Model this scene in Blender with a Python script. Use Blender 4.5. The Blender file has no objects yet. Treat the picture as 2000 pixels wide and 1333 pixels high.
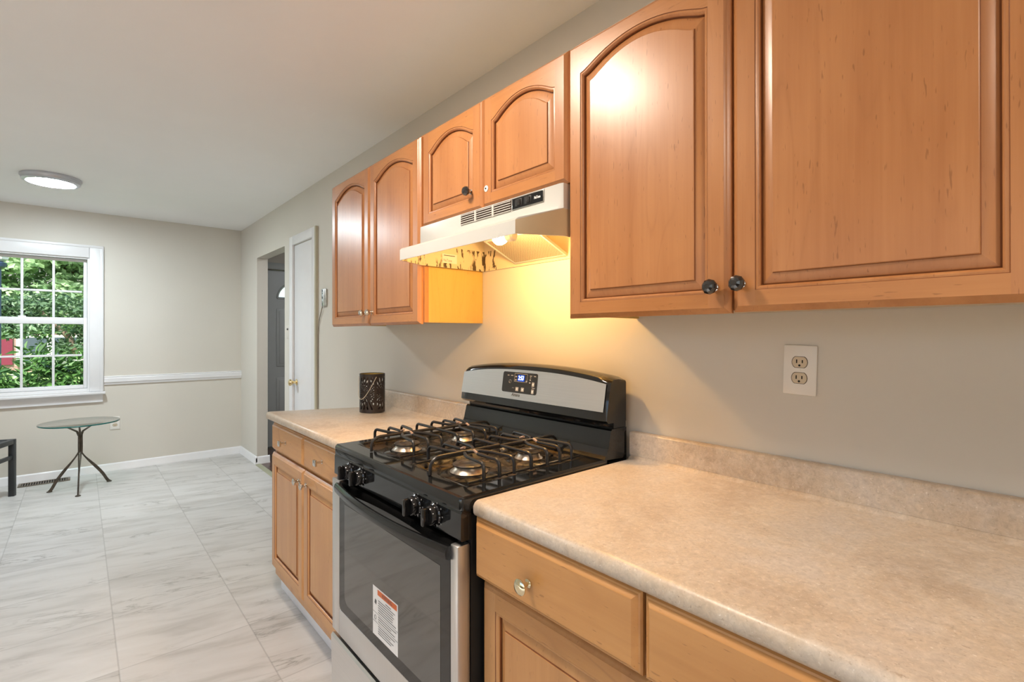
import bpy, bmesh, math, random
from mathutils import Vector, Matrix
import numpy as np
random.seed(7)
SC = bpy.context.scene
COL = SC.collection

# ------------------------------------------------------------------ camera
CAM_POS = Vector((-1.3382, 0.0, 1.2952))
F_PX, YAW, PITCH, ROLL, PY = 966.8941, 0.7179, 0.0025, -0.0007, -14.81
cam_data = bpy.data.cameras.new('camera')
cam_data.sensor_fit = 'HORIZONTAL'
cam_data.sensor_width = 36.0
cam_data.lens = 36.0 * F_PX / 2000.0
cam_data.shift_y = PY / 2000.0
cam_data.clip_start = 0.02
cam_data.clip_end = 300
cam = bpy.data.objects.new('camera', cam_data)
COL.objects.link(cam)
_r = Vector((math.cos(YAW), -math.sin(YAW), 0))
_f = Vector((math.sin(YAW) * math.cos(PITCH), math.cos(YAW) * math.cos(PITCH), math.sin(PITCH)))
_u = _r.cross(_f)
_R = math.cos(ROLL) * _r + math.sin(ROLL) * _u
_U = -math.sin(ROLL) * _r + math.cos(ROLL) * _u
cam.matrix_world = Matrix(((_R.x, _U.x, -_f.x, CAM_POS.x), (_R.y, _U.y, -_f.y, CAM_POS.y),
                           (_R.z, _U.z, -_f.z, CAM_POS.z), (0, 0, 0, 1)))
SC.camera = cam

# ------------------------------------------------------------------ view, world, sun
SC.view_settings.view_transform = 'Standard'
SC.view_settings.look = 'None'
SC.view_settings.gamma = 1.0
SC.view_settings.exposure = 1.22
SC.view_settings.use_curve_mapping = False
SC.cycles.use_denoising = True
SC.cycles.max_bounces = 10
SC.cycles.diffuse_bounces = 6
SC.cycles.glossy_bounces = 5
SC.cycles.transparent_max_bounces = 12
SC.cycles.sample_clamp_indirect = 6.0
SC.cycles.caustics_reflective = False
SC.cycles.caustics_refractive = False

LAMP_DINING = (0.84, 0.95, 1.0, 100.0)      # colour, strength of the round ceiling light in view
LAMP_KITCHEN = (1.0, 0.85, 0.70, 68.0)     # the same fitting over the cooking area, just above the frame
BULB = (1.0, 0.575, 0.19, 230.0)            # the small bulb in the hood
SKY = 0.17
SUN = 5.5

world = bpy.data.worlds.new('sky')
SC.world = world
world.use_nodes = True
wn = world.node_tree.nodes
wn.clear()
w_out = wn.new('ShaderNodeOutputWorld')
w_bg = wn.new('ShaderNodeBackground')
w_sky = wn.new('ShaderNodeTexSky')
w_sky.sky_type = 'NISHITA'
w_sky.sun_disc = False
w_sky.sun_elevation = math.radians(52)
w_sky.sun_rotation = math.radians(200)
w_sky.dust_density = 3.0
w_bg.inputs['Strength'].default_value = SKY
world.node_tree.links.new(w_sky.outputs[0], w_bg.inputs['Color'])
world.node_tree.links.new(w_bg.outputs[0], w_out.inputs['Surface'])
sun_d = bpy.data.lights.new('sun', 'SUN')
sun_d.energy = SUN
sun_d.angle = math.radians(3)
sun_d.color = (1.0, 0.95, 0.86)
sun = bpy.data.objects.new('sun', sun_d)
sun.rotation_euler = (math.radians(38), 0, math.radians(-30))   # shines from over the house towards the far garden
COL.objects.link(sun)


# ------------------------------------------------------------------ materials
class N:
    """small node-graph helper"""
    def __init__(self, name):
        self.m = bpy.data.materials.new(name)
        self.m.use_nodes = True
        self.t = self.m.node_tree
        self.n = self.t.nodes
        self.b = self.n['Principled BSDF']
        self.out = self.n['Material Output']

    def new(self, t, **kw):
        x = self.n.new(t)
        for k, v in kw.items():
            setattr(x, k, v)
        return x

    def link(self, a, b):
        self.t.links.new(a, b)

    def setin(self, node, key, v):
        if hasattr(v, 'is_output'):
            self.link(v, node.inputs[key])
        else:
            node.inputs[key].default_value = v

    def math(self, op, a, b=0.0, c=0.0):
        x = self.new('ShaderNodeMath', operation=op)
        self.setin(x, 0, a)
        self.setin(x, 1, b)
        if len(x.inputs) > 2:
            self.setin(x, 2, c)
        return x.outputs[0]

    def coords(self, kind='Object', scale=(1, 1, 1), rot=(0, 0, 0), offset=None):
        tc = self.new('ShaderNodeTexCoord')
        v = tc.outputs[kind]
        if offset is not None:
            ad = self.new('ShaderNodeVectorMath', operation='ADD')
            self.link(v, ad.inputs[0])
            self.link(offset, ad.inputs[1])
            v = ad.outputs[0]
        mp = self.new('ShaderNodeMapping')
        mp.inputs['Scale'].default_value = scale
        mp.inputs['Rotation'].default_value = rot
        self.link(v, mp.inputs['Vector'])
        return mp.outputs[0]

    def noise(self, vec, scale=5.0, detail=4.0, rough=0.55, dist=0.0, out='Fac'):
        x = self.new('ShaderNodeTexNoise')
        self.link(vec, x.inputs['Vector'])
        x.inputs['Scale'].default_value = scale
        x.inputs['Detail'].default_value = detail
        x.inputs['Roughness'].default_value = rough
        x.inputs['Distortion'].default_value = dist
        return x.outputs[out]

    def ramp(self, fac, stops):
        x = self.new('ShaderNodeValToRGB')
        e = x.color_ramp.elements
        while len(e) > 1:
            e.remove(e[-1])
        e[0].position, e[0].color = stops[0][0], stops[0][1]
        for p, c in stops[1:]:
            q = e.new(p)
            q.color = c
        self.link(fac, x.inputs[0])
        return x.outputs[0]

    def mix(self, fac, a, b, blend='MIX'):
        x = self.new('ShaderNodeMix', data_type='RGBA', blend_type=blend)
        for key, v in (('Factor', fac),):
            self.setin(x, 0, v)
        for idx, v in ((6, a), (7, b)):
            if hasattr(v, 'is_output'):
                self.link(v, x.inputs[idx])
            else:
                x.inputs[idx].default_value = v
        return x.outputs[2]

    def bump(self, h, strength=0.1, dist=0.01):
        x = self.new('ShaderNodeBump')
        x.inputs['Strength'].default_value = strength
        x.inputs['Distance'].default_value = dist
        self.link(h, x.inputs['Height'])
        self.link(x.outputs[0], self.b.inputs['Normal'])

    def P(self, **kw):
        names = dict(color='Base Color', rough='Roughness', metal='Metallic', ior='IOR', coat='Coat Weight',
                     coat_rough='Coat Roughness', spec='Specular IOR Level', trans='Transmission Weight',
                     emit='Emission Color', estr='Emission Strength', alpha='Alpha')
        for k, v in kw.items():
            self.setin(self.b, names[k], v)
        return self.m


def c4(r, g, b):
    return (r, g, b, 1.0)


def plain(name, col, rough=0.5, metal=0.0, ior=1.5, var=0.04, scale=9.0, **kw):
    g = N(name)
    v = g.coords('Object')
    n = g.noise(v, scale, 3)
    lo = c4(*[max(0, x * (1 - var)) for x in col])
    hi = c4(*[min(1, x * (1 + var)) for x in col])
    g.P(color=g.ramp(n, [(0.3, lo), (0.7, hi)]), rough=rough, metal=metal, ior=ior, **kw)
    return g.m


def wood(name, axis, dark, light, rough=0.3, figure=0.22):
    """maple: long soft grain along AXIS, cloudy figure, a few short dark flecks"""
    g = N(name)
    oi = g.new('ShaderNodeObjectInfo')
    off = g.math('MULTIPLY', oi.outputs['Random'], 37.0)
    cx = g.new('ShaderNodeCombineXYZ')
    for i in range(3):
        g.link(off, cx.inputs[i])
    s = {'z': (14, 14, 1.1), 'y': (14, 1.1, 14), 'x': (1.1, 14, 14)}[axis]
    fine = {'z': (90, 90, 2.5), 'y': (90, 2.5, 90), 'x': (2.5, 90, 90)}[axis]
    fl = {'z': (230, 230, 34), 'y': (230, 34, 230), 'x': (34, 230, 230)}[axis]
    a = g.noise(g.coords('Object', s, offset=cx.outputs[0]), 1.0, 5, 0.6, 0.35)
    b = g.noise(g.coords('Object', fine, offset=cx.outputs[0]), 1.0, 3, 0.6)
    c = g.noise(g.coords('Object', (3, 3, 2), offset=cx.outputs[0]), 1.5, 3, 0.5, 0.1)
    k = g.math('ADD', g.math('MULTIPLY', a, 0.45), g.math('ADD', g.math('MULTIPLY', b, 0.2), g.math('MULTIPLY', c, 0.35)))
    col = g.ramp(k, [(0.34, c4(*dark)), (0.66, c4(*light))])
    cs = {'z': (5.0, 5.0, 0.9), 'y': (5.0, 0.9, 5.0), 'x': (0.9, 5.0, 5.0)}[axis]
    rings_ = g.noise(g.coords('Object', cs, offset=cx.outputs[0]), 1.0, 2, 0.4, 0.2)
    fr_c = g.math('FRACT', g.math('MULTIPLY', rings_, 13.0))
    lines = g.ramp(fr_c, [(0.0, c4(1, 1, 1)), (0.16, c4(0, 0, 0)), (0.9, c4(0, 0, 0)), (1.0, c4(0.7, 0.7, 0.7))])
    where = g.ramp(g.noise(g.coords('Object', (2, 2, 2), offset=cx.outputs[0]), 1.3, 2), [(0.45, c4(0.1, 0.1, 0.1)), (0.65, c4(1, 1, 1))])
    col = g.mix(g.math('MULTIPLY', g.math('MULTIPLY', lines, where), figure), col, c4(dark[0] * 0.72, dark[1] * 0.66, dark[2] * 0.6))
    f = g.noise(g.coords('Object', fl, offset=cx.outputs[0]), 1.0, 1, 0.5)
    flm = g.ramp(f, [(0.70, c4(0, 0, 0)), (0.76, c4(1, 1, 1))])
    col = g.mix(g.math('MULTIPLY', flm, 0.45), col, c4(dark[0] * 0.42, dark[1] * 0.36, dark[2] * 0.32))
    g.P(color=col, rough=g.math('ADD', g.math('MULTIPLY', c, 0.12), rough - 0.06), coat=0.22, coat_rough=0.26)
    g.bump(b, 0.04, 0.002)
    return g.m


MAT = {}
# cabinets hung on the wall are a redder maple than the base units
MAT['wood_up_v'] = wood('maple_upper_upright_grain', 'z', (0.385, 0.148, 0.046), (0.53, 0.238, 0.088), 0.34)
MAT['wood_up_h'] = wood('maple_upper_level_grain', 'y', (0.40, 0.155, 0.043), (0.54, 0.240, 0.080), 0.34)
MAT['wood_lo_v'] = wood('maple_lower_upright_grain', 'z', (0.45, 0.205, 0.066), (0.585, 0.305, 0.115), 0.36)
MAT['wood_lo_h'] = wood('maple_lower_level_grain', 'y', (0.45, 0.203, 0.058), (0.585, 0.300, 0.100), 0.36, 0.5)
MAT['glaze'] = plain('brown_glaze_in_groove', (0.24, 0.085, 0.030), 0.4, var=0.15)
MAT['wood_side'] = wood('maple_cabinet_side', 'z', (0.60, 0.385, 0.10), (0.68, 0.45, 0.13), 0.4)
MAT['wood_under'] = plain('cabinet_underside', (0.55, 0.46, 0.34), 0.6)
MAT['cab_dark'] = plain('cabinet_shadow_gap', (0.10, 0.05, 0.025), 0.6)


def wall_paint(name, col, rough=0.6, bump=0.05):
    g = N(name)
    v = g.coords('Object')
    n = g.noise(v, 2.2, 4)
    col2 = g.ramp(n, [(0.3, c4(*[x * 0.975 for x in col])), (0.7, c4(*col))])
    g.P(color=col2, rough=rough)
    g.bump(g.noise(v, 120, 3), bump, 0.002)
    return g.m


MAT['wall'] = wall_paint('greige_wall_paint', (0.655, 0.622, 0.562), 0.5)
MAT['ceiling'] = wall_paint('white_ceiling_paint', (0.89, 0.893, 0.895), 0.8)
MAT['trim'] = plain('white_trim_paint', (0.78, 0.78, 0.80), 0.3, var=0.015)
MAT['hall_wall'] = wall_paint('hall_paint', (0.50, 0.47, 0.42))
MAT['hall_door'] = plain('grey_painted_door', (0.40, 0.43, 0.44), 0.35, var=0.02)
MAT['casing_edge'] = plain('unpainted_casing_edge', (0.52, 0.50, 0.40), 0.6)


def floor_tiles():
    g = N('grey_marbled_vinyl_tile')
    tc = g.new('ShaderNodeTexCoord')
    sp = g.new('ShaderNodeSeparateXYZ')
    g.link(tc.outputs['Object'], sp.inputs[0])
    u = g.math('DIVIDE', g.math('ADD', sp.outputs[0], 1.222), 0.4555)
    v = g.math('DIVIDE', g.math('ADD', sp.outputs[1], -2.440), 0.4650)
    fu, fv = g.math('FRACT', u), g.math('FRACT', v)
    iu, iv = g.math('FLOOR', u), g.math('FLOOR', v)
    cmb = g.new('ShaderNodeCombineXYZ')
    g.link(iu, cmb.inputs[0])
    g.link(iv, cmb.inputs[1])
    wn_ = g.new('ShaderNodeTexWhiteNoise', noise_dimensions='3D')
    g.link(cmb.outputs[0], wn_.inputs['Vector'])
    vm = g.new('ShaderNodeVectorMath', operation='SCALE')
    g.link(wn_.outputs['Color'], vm.inputs[0])
    vm.inputs['Scale'].default_value = 23.0
    # cloudy stone, with veins drawn out across the room
    # veins run slightly askew to the x axis
    vec = g.coords('Object', (1.0, 1.0, 1.0), (0, 0, math.radians(14)), vm.outputs[0])
    mp = g.new('ShaderNodeMapping')
    mp.inputs['Scale'].default_value = (1.6, 7.0, 1.0)
    g.link(vec, mp.inputs['Vector'])
    cloud = g.noise(mp.outputs[0], 1.3, 6, 0.6, 0.8)
    vein = g.noise(mp.outputs[0], 1.1, 7, 0.62, 1.6)
    ridge = g.math('ABSOLUTE', g.math('SUBTRACT', vein, 0.5))
    vmask = g.ramp(ridge, [(0.0, c4(1, 1, 1)), (0.022, c4(0.25, 0.25, 0.25)), (0.06, c4(0, 0, 0))])
    patch = g.ramp(g.noise(mp.outputs[0], 0.9, 2, 0.5), [(0.50, c4(0, 0, 0)), (0.66, c4(1, 1, 1))])
    base = g.ramp(cloud, [(0.28, c4(0.45, 0.435, 0.415)), (0.50, c4(0.575, 0.56, 0.545)), (0.72, c4(0.63, 0.62, 0.61))])
    mp2 = g.new('ShaderNodeMapping')
    mp2.inputs['Scale'].default_value = (7.0, 42.0, 1.0)
    g.link(vec, mp2.inputs['Vector'])
    dash = g.ramp(g.noise(mp2.outputs[0], 1.0, 3, 0.6, 0.5), [(0.66, c4(0, 0, 0)), (0.74, c4(1, 1, 1))])
    patch2 = g.ramp(g.noise(mp.outputs[0], 1.7, 2, 0.5), [(0.52, c4(0, 0, 0)), (0.62, c4(1, 1, 1))])
    tone = g.math('ADD', g.math('MULTIPLY', wn_.outputs['Value'], 0.07), 0.95)
    col = g.mix(g.math('MULTIPLY', g.math('MULTIPLY', vmask, patch), 0.85), base, c4(0.27, 0.26, 0.24))
    col = g.mix(g.math('MULTIPLY', g.math('MULTIPLY', dash, patch2), 0.7), col, c4(0.24, 0.23, 0.21))
    tcol = g.new('ShaderNodeVectorMath', operation='SCALE')
    g.link(col, tcol.inputs[0])
    g.link(tone, tcol.inputs['Scale'])

    def edge(f, w):
        return g.math('MINIMUM', f, g.math('SUBTRACT', 1.0, f))
    d = g.math('MINIMUM', g.math('MULTIPLY', edge(fu, 0), 0.4555), g.math('MULTIPLY', edge(fv, 0), 0.465))
    line = g.ramp(d, [(0.0006, c4(1, 1, 1)), (0.0016, c4(0, 0, 0))])
    fin = g.mix(g.math('MULTIPLY', line, 0.45), tcol.outputs[0], c4(0.20, 0.19, 0.18))
    g.P(color=fin, rough=g.math('ADD', g.math('MULTIPLY', cloud, 0.15), 0.30))
    g.bump(g.math('SUBTRACT', g.math('MULTIPLY', cloud, 0.3), line), 0.12, 0.003)
    return g.m


MAT['floor'] = floor_tiles()
MAT['hall_floor'] = wood('dark_hall_floorboards', 'y', (0.055, 0.022, 0.014), (0.11, 0.045, 0.028), 0.3)


def laminate():
    g = N('beige_stone_look_laminate')
    v = g.coords('Object')
    big = g.noise(v, 5.0, 5, 0.6, 0.4)
    mid = g.noise(v, 38, 4, 0.6)
    st = g.noise(g.coords('Object', (190, 130, 190)), 1.0, 3, 0.6)
    grain = g.noise(v, 95, 5, 0.7, 0.6)
    dots = g.noise(v, 210, 2, 0.5)
    col = g.ramp(big, [(0.35, c4(0.49, 0.385, 0.285)), (0.5, c4(0.585, 0.475, 0.360)), (0.68, c4(0.585, 0.51, 0.435))])
    col = g.mix(g.ramp(mid, [(0.45, c4(0, 0, 0)), (0.75, c4(0.6, 0.6, 0.6))]), col, c4(0.66, 0.58, 0.495))
    col = g.mix(g.ramp(st, [(0.26, c4(0.7, 0.7, 0.7)), (0.40, c4(0, 0, 0))]), col, c4(0.36, 0.27, 0.19))
    col = g.mix(g.ramp(dots, [(0.66, c4(0, 0, 0)), (0.74, c4(0.55, 0.55, 0.55))]), col, c4(0.82, 0.77, 0.70))
    col = g.mix(g.ramp(g.noise(v, 160, 2, 0.5), [(0.22, c4(0.8, 0.8, 0.8)), (0.29, c4(0, 0, 0))]), col, c4(0.30, 0.23, 0.17))
    gv = g.new('ShaderNodeVectorMath', operation='SCALE')
    g.link(col, gv.inputs[0])
    g.link(g.math('ADD', g.math('MULTIPLY', grain, 0.75), 0.54), gv.inputs['Scale'])
    g.P(color=gv.outputs[0], rough=0.36)
    return g.m


MAT['laminate'] = laminate()
MAT['black_enamel'] = plain('black_enamel', (0.006, 0.0065, 0.007), 0.07, ior=1.62, var=0.1)
MAT['black_plastic'] = plain('black_plastic', (0.006, 0.006, 0.0065), 0.14, ior=1.55, var=0.1)
MAT['black_matte'] = plain('black_matte_steel', (0.012, 0.011, 0.010), 0.5, var=0.1)
MAT['black_glass'] = plain('black_oven_glass', (0.006, 0.006, 0.006), 0.05, ior=1.55, var=0.02)
MAT['grate'] = plain('cast_black_wire', (0.012, 0.011, 0.011), 0.36, var=0.3, scale=60)
MAT['worn_tip'] = plain('heat_worn_wire', (0.30, 0.20, 0.15), 0.5, var=0.3, scale=80)


def brushed(name, axis, col=(0.74, 0.735, 0.73), rough=0.36):
    g = N(name)
    s = {'y': (200, 3, 400), 'z': (300, 300, 3)}[axis]
    n = g.noise(g.coords('Object', s), 1.0, 3, 0.6)
    g.P(color=g.ramp(n, [(0.3, c4(*[x * 0.93 for x in col])), (0.7, c4(*col))]), metal=1.0,
        rough=g.math('ADD', g.math('MULTIPLY', n, 0.12), rough - 0.06))
    return g.m


MAT['steel_y'] = brushed('brushed_stainless_level', 'y')
MAT['steel_z'] = brushed('brushed_stainless_upright', 'z')
MAT['chrome'] = plain('polished_nickel', (0.66, 0.64, 0.60), 0.14, 1.0, var=0.05)
MAT['brass'] = plain('polished_brass', (0.78, 0.62, 0.34), 0.15, 1.0, var=0.05)
MAT['dark_knob'] = plain('dark_glass_knob', (0.02, 0.018, 0.017), 0.06, ior=1.75, var=0.3, scale=150)
MAT['burner'] = plain('sooty_aluminium', (0.42, 0.36, 0.29), 0.35, 0.85, var=0.35, scale=45)
MAT['burner_cap'] = plain('burner_cap_enamel', (0.045, 0.036, 0.028), 0.4, var=0.4, scale=60)


def well_mat():
    g = N('stained_cooktop_well')
    v = g.coords('Object')
    n = g.noise(v, 16, 5, 0.6, 0.8)
    g.P(color=g.ramp(n, [(0.50, c4(0.010, 0.010, 0.010)), (0.66, c4(0.045, 0.030, 0.018)), (0.85, c4(0.11, 0.075, 0.045))]),
        rough=g.ramp(n, [(0.4, c4(0.12, 0.12, 0.12)), (0.7, c4(0.45, 0.45, 0.45))]), ior=1.7)
    return g.m


MAT['well'] = well_mat()
MAT['hood'] = plain('aged_white_enamel', (0.56, 0.555, 0.525), 0.28, var=0.03, scale=4)


def peeling():
    """cream enamel inside the hood, peeled in dark drips"""
    g = N('peeling_cream_enamel')
    v = g.coords('Object', (55, 55, 16))
    n = g.noise(v, 1.0, 4, 0.55, 0.5)
    patch = g.noise(g.coords('Object'), 7.0, 2, 0.5)
    m = g.math('MULTIPLY', g.ramp(n, [(0.53, c4(0, 0, 0)), (0.56, c4(1, 1, 1))]),
               g.ramp(patch, [(0.40, c4(0, 0, 0)), (0.48, c4(1, 1, 1))]))
    tc = g.new('ShaderNodeTexCoord')
    sp = g.new('ShaderNodeSeparateXYZ')
    g.link(tc.outputs['Object'], sp.inputs[0])
    m = g.math('MULTIPLY', m, g.math('MULTIPLY', g.math('GREATER_THAN', sp.outputs[1], 0.30), g.math('LESS_THAN', sp.outputs[2], 0.085)))
    g.P(color=g.mix(m, c4(0.66, 0.58, 0.42), c4(0.07, 0.048, 0.028)), rough=0.45)
    return g.m


MAT['hood_inside'] = peeling()


def mesh_filter_mat():
    g = N('woven_aluminium_filter')
    tc = g.new('ShaderNodeTexCoord')
    sp = g.new('ShaderNodeSeparateXYZ')
    g.link(tc.outputs['Object'], sp.inputs[0])
    a = g.math('FRACT', g.math('MULTIPLY', g.math('ADD', sp.outputs[1], g.math('MULTIPLY', sp.outputs[0], 1.1)), 150))
    b = g.math('FRACT', g.math('MULTIPLY', g.math('SUBTRACT', sp.outputs[1], g.math('MULTIPLY', sp.outputs[0], 1.1)), 150))
    hole = g.math('MULTIPLY', g.math('GREATER_THAN', a, 0.45), g.math('GREATER_THAN', b, 0.45))
    g.P(color=g.mix(hole, c4(0.62, 0.55, 0.42), c4(0.10, 0.075, 0.045)), rough=0.4, metal=0.5)
    return g.m


MAT['hood_end'] = plain('tan_enamel', (0.56, 0.44, 0.27), 0.35, var=0.06)
MAT['vent_dark'] = plain('dark_brown_slot', (0.055, 0.020, 0.012), 0.7)  # dark red-brown fill behind the grille louvres
MAT['filter'] = mesh_filter_mat()
MAT['white_plastic'] = plain('white_plastic', (0.80, 0.78, 0.74), 0.3, var=0.02)
MAT['almond'] = plain('almond_plastic', (0.62, 0.52, 0.38), 0.35, var=0.04)
MAT['void'] = plain('dark_slot', (0.008, 0.007, 0.006), 0.8)
MAT['paper'] = plain('white_sticker', (0.74, 0.73, 0.71), 0.5, var=0.02)
MAT['orange'] = plain('orange_print', (0.62, 0.14, 0.04), 0.5, var=0.03)
MAT['ink'] = plain('grey_print', (0.10, 0.10, 0.10), 0.6)
MAT['white_ink'] = plain('white_print', (0.80, 0.80, 0.80), 0.5)
MAT['grey_ink'] = plain('pale_grey_print', (0.38, 0.37, 0.36), 0.5)
MAT['lantern'] = plain('dark_bronze_tin', (0.035, 0.027, 0.024), 0.42, 0.4, var=0.2)
MAT['lantern_brown'] = plain('brown_tin_inside', (0.055, 0.032, 0.022), 0.5, 0.3, var=0.2)
MAT['lantern_in'] = plain('gold_tin', (0.60, 0.40, 0.11), 0.35, 0.8, var=0.1)
MAT['wire'] = plain('pale_wire', (0.62, 0.56, 0.46), 0.4, 0.5)
MAT['iron'] = plain('rubbed_iron', (0.085, 0.068, 0.052), 0.45, 0.6, var=0.35, scale=30)
MAT['bench'] = plain('charcoal_painted_metal', (0.022, 0.025, 0.028), 0.4, var=0.1)
MAT['cushion'] = plain('black_vinyl', (0.012, 0.014, 0.020), 0.5, var=0.2)
MAT['register'] = plain('dark_bronze_register', (0.20, 0.165, 0.125), 0.4, 0.6, var=0.2)
MAT['galv'] = plain('galvanised_plate', (0.62, 0.66, 0.68), 0.3, 0.7, var=0.12, scale=60)
MAT['kick'] = plain('white_kick_board', (0.74, 0.74, 0.76), 0.4, var=0.02)
MAT['fitting'] = plain('satin_light_trim', (0.55, 0.57, 0.62), 0.35, 0.6, var=0.03)
MAT['glass_edge'] = plain('teal_glass_edge', (0.02, 0.14, 0.13), 0.1, var=0.1)


def emission(name, col, s):
    g = N(name)
    e = g.new('ShaderNodeEmission')
    e.inputs['Color'].default_value = c4(*col)
    e.inputs['Strength'].default_value = s
    g.link(e.outputs[0], g.out.inputs['Surface'])
    return g.m


MAT['lamp_dining'] = emission('dining_light_diffuser', LAMP_DINING[:3], LAMP_DINING[3])
MAT['lamp_kitchen'] = emission('kitchen_light_diffuser', LAMP_KITCHEN[:3], LAMP_KITCHEN[3])
MAT['lamp_hall_added'] = emission('added_hall_diffuser', (0.95, 0.97, 1.0), 85.0)
MAT['bulb'] = emission('warm_bulb', BULB[:3], BULB[3])
MAT['digits'] = emission('lit_digits', (0.62, 0.76, 1.0), 1.6)
MAT['digit_glow'] = emission('blue_display_backlight', (0.010, 0.045, 0.32), 0.9)


def pane(name, tint, refl=0.10):
    g = N(name)
    tr = g.new('ShaderNodeBsdfTransparent')
    tr.inputs['Color'].default_value = c4(*tint)
    gl = g.new('ShaderNodeBsdfGlossy')
    gl.inputs['Roughness'].default_value = 0.02
    fr = g.new('ShaderNodeLayerWeight')
    fr.inputs['Blend'].default_value = refl
    mx = g.new('ShaderNodeMixShader')
    g.link(g.math('MULTIPLY', fr.outputs['Fresnel'], 0.8), mx.inputs[0])
    g.link(tr.outputs[0], mx.inputs[1])
    g.link(gl.outputs[0], mx.inputs[2])
    g.link(mx.outputs[0], g.out.inputs['Surface'])
    return g.m


MAT['pane'] = pane('window_glass', (0.97, 0.99, 0.98))
MAT['table_glass'] = pane('table_glass', (0.92, 0.975, 0.965), 0.40)


def leaf(name, dark, light, rough=0.45, trans=0.0):
    g = N(name)
    n = g.noise(g.coords('Object'), 2.3, 4, 0.7)
    geo = g.new('ShaderNodeNewGeometry')
    k = g.math('ADD', g.math('MULTIPLY', n, 0.5), g.math('MULTIPLY', geo.outputs['Random Per Island'], 0.5))
    g.P(color=g.ramp(k, [(0.25, c4(*dark)), (0.75, c4(*light))]), rough=rough)
    if trans:
        tl = g.new('ShaderNodeBsdfTranslucent')
        tl.inputs['Color'].default_value = c4(*light)
        mx = g.new('ShaderNodeMixShader')
        mx.inputs[0].default_value = trans
        g.link(g.b.outputs[0], mx.inputs[1])
        g.link(tl.outputs[0], mx.inputs[2])
        g.link(mx.outputs[0], g.out.inputs['Surface'])
    return g.m


MAT['leaf_tree'] = leaf('tree_leaf', (0.20, 0.34, 0.17), (0.52, 0.66, 0.42), 0.4, 0.4)
MAT['leaf_bush'] = leaf('bush_leaf', (0.014, 0.052, 0.012), (0.10, 0.215, 0.055), 0.3, 0.2)
MAT['leaf_dark'] = leaf('shaded_leaf', (0.03, 0.07, 0.04), (0.13, 0.22, 0.11), 0.5, 0.2)
MAT['bark'] = plain('pale_bark', (0.22, 0.16, 0.12), 0.8, var=0.3)
MAT['lawn'] = leaf('lawn', (0.10, 0.20, 0.05), (0.22, 0.34, 0.10), 0.8)


def bricks():
    g = N('pink_brickwork')
    b = g.new('ShaderNodeTexBrick')
    g.link(g.coords('Object', (1, 1, 1), (math.radians(90), 0, 0)), b.inputs['Vector'])
    b.inputs['Color1'].default_value = c4(0.24, 0.135, 0.115)
    b.inputs['Color2'].default_value = c4(0.29, 0.18, 0.15)
    b.inputs['Mortar'].default_value = c4(0.28, 0.25, 0.23)
    b.inputs['Scale'].default_value = 2.0
    g.P(color=b.outputs[0], rough=0.85)
    return g.m


MAT['brick'] = bricks()
MAT['shutter'] = plain('dark_red_shutter', (0.13, 0.008, 0.028), 0.5)
MAT['house_trim'] = plain('toned_down_white_house_trim', (0.42, 0.42, 0.42), 0.6)  # white toned down so the sunlit frames do not clip
MAT['roof'] = plain('grey_shingle', (0.12, 0.11, 0.11), 0.8)
MAT['ext_glass'] = plain('dark_window_glass', (0.05, 0.07, 0.09), 0.08, ior=1.6)
MAT['post'] = plain('slate_blue_post', (0.035, 0.06, 0.12), 0.4)


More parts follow.
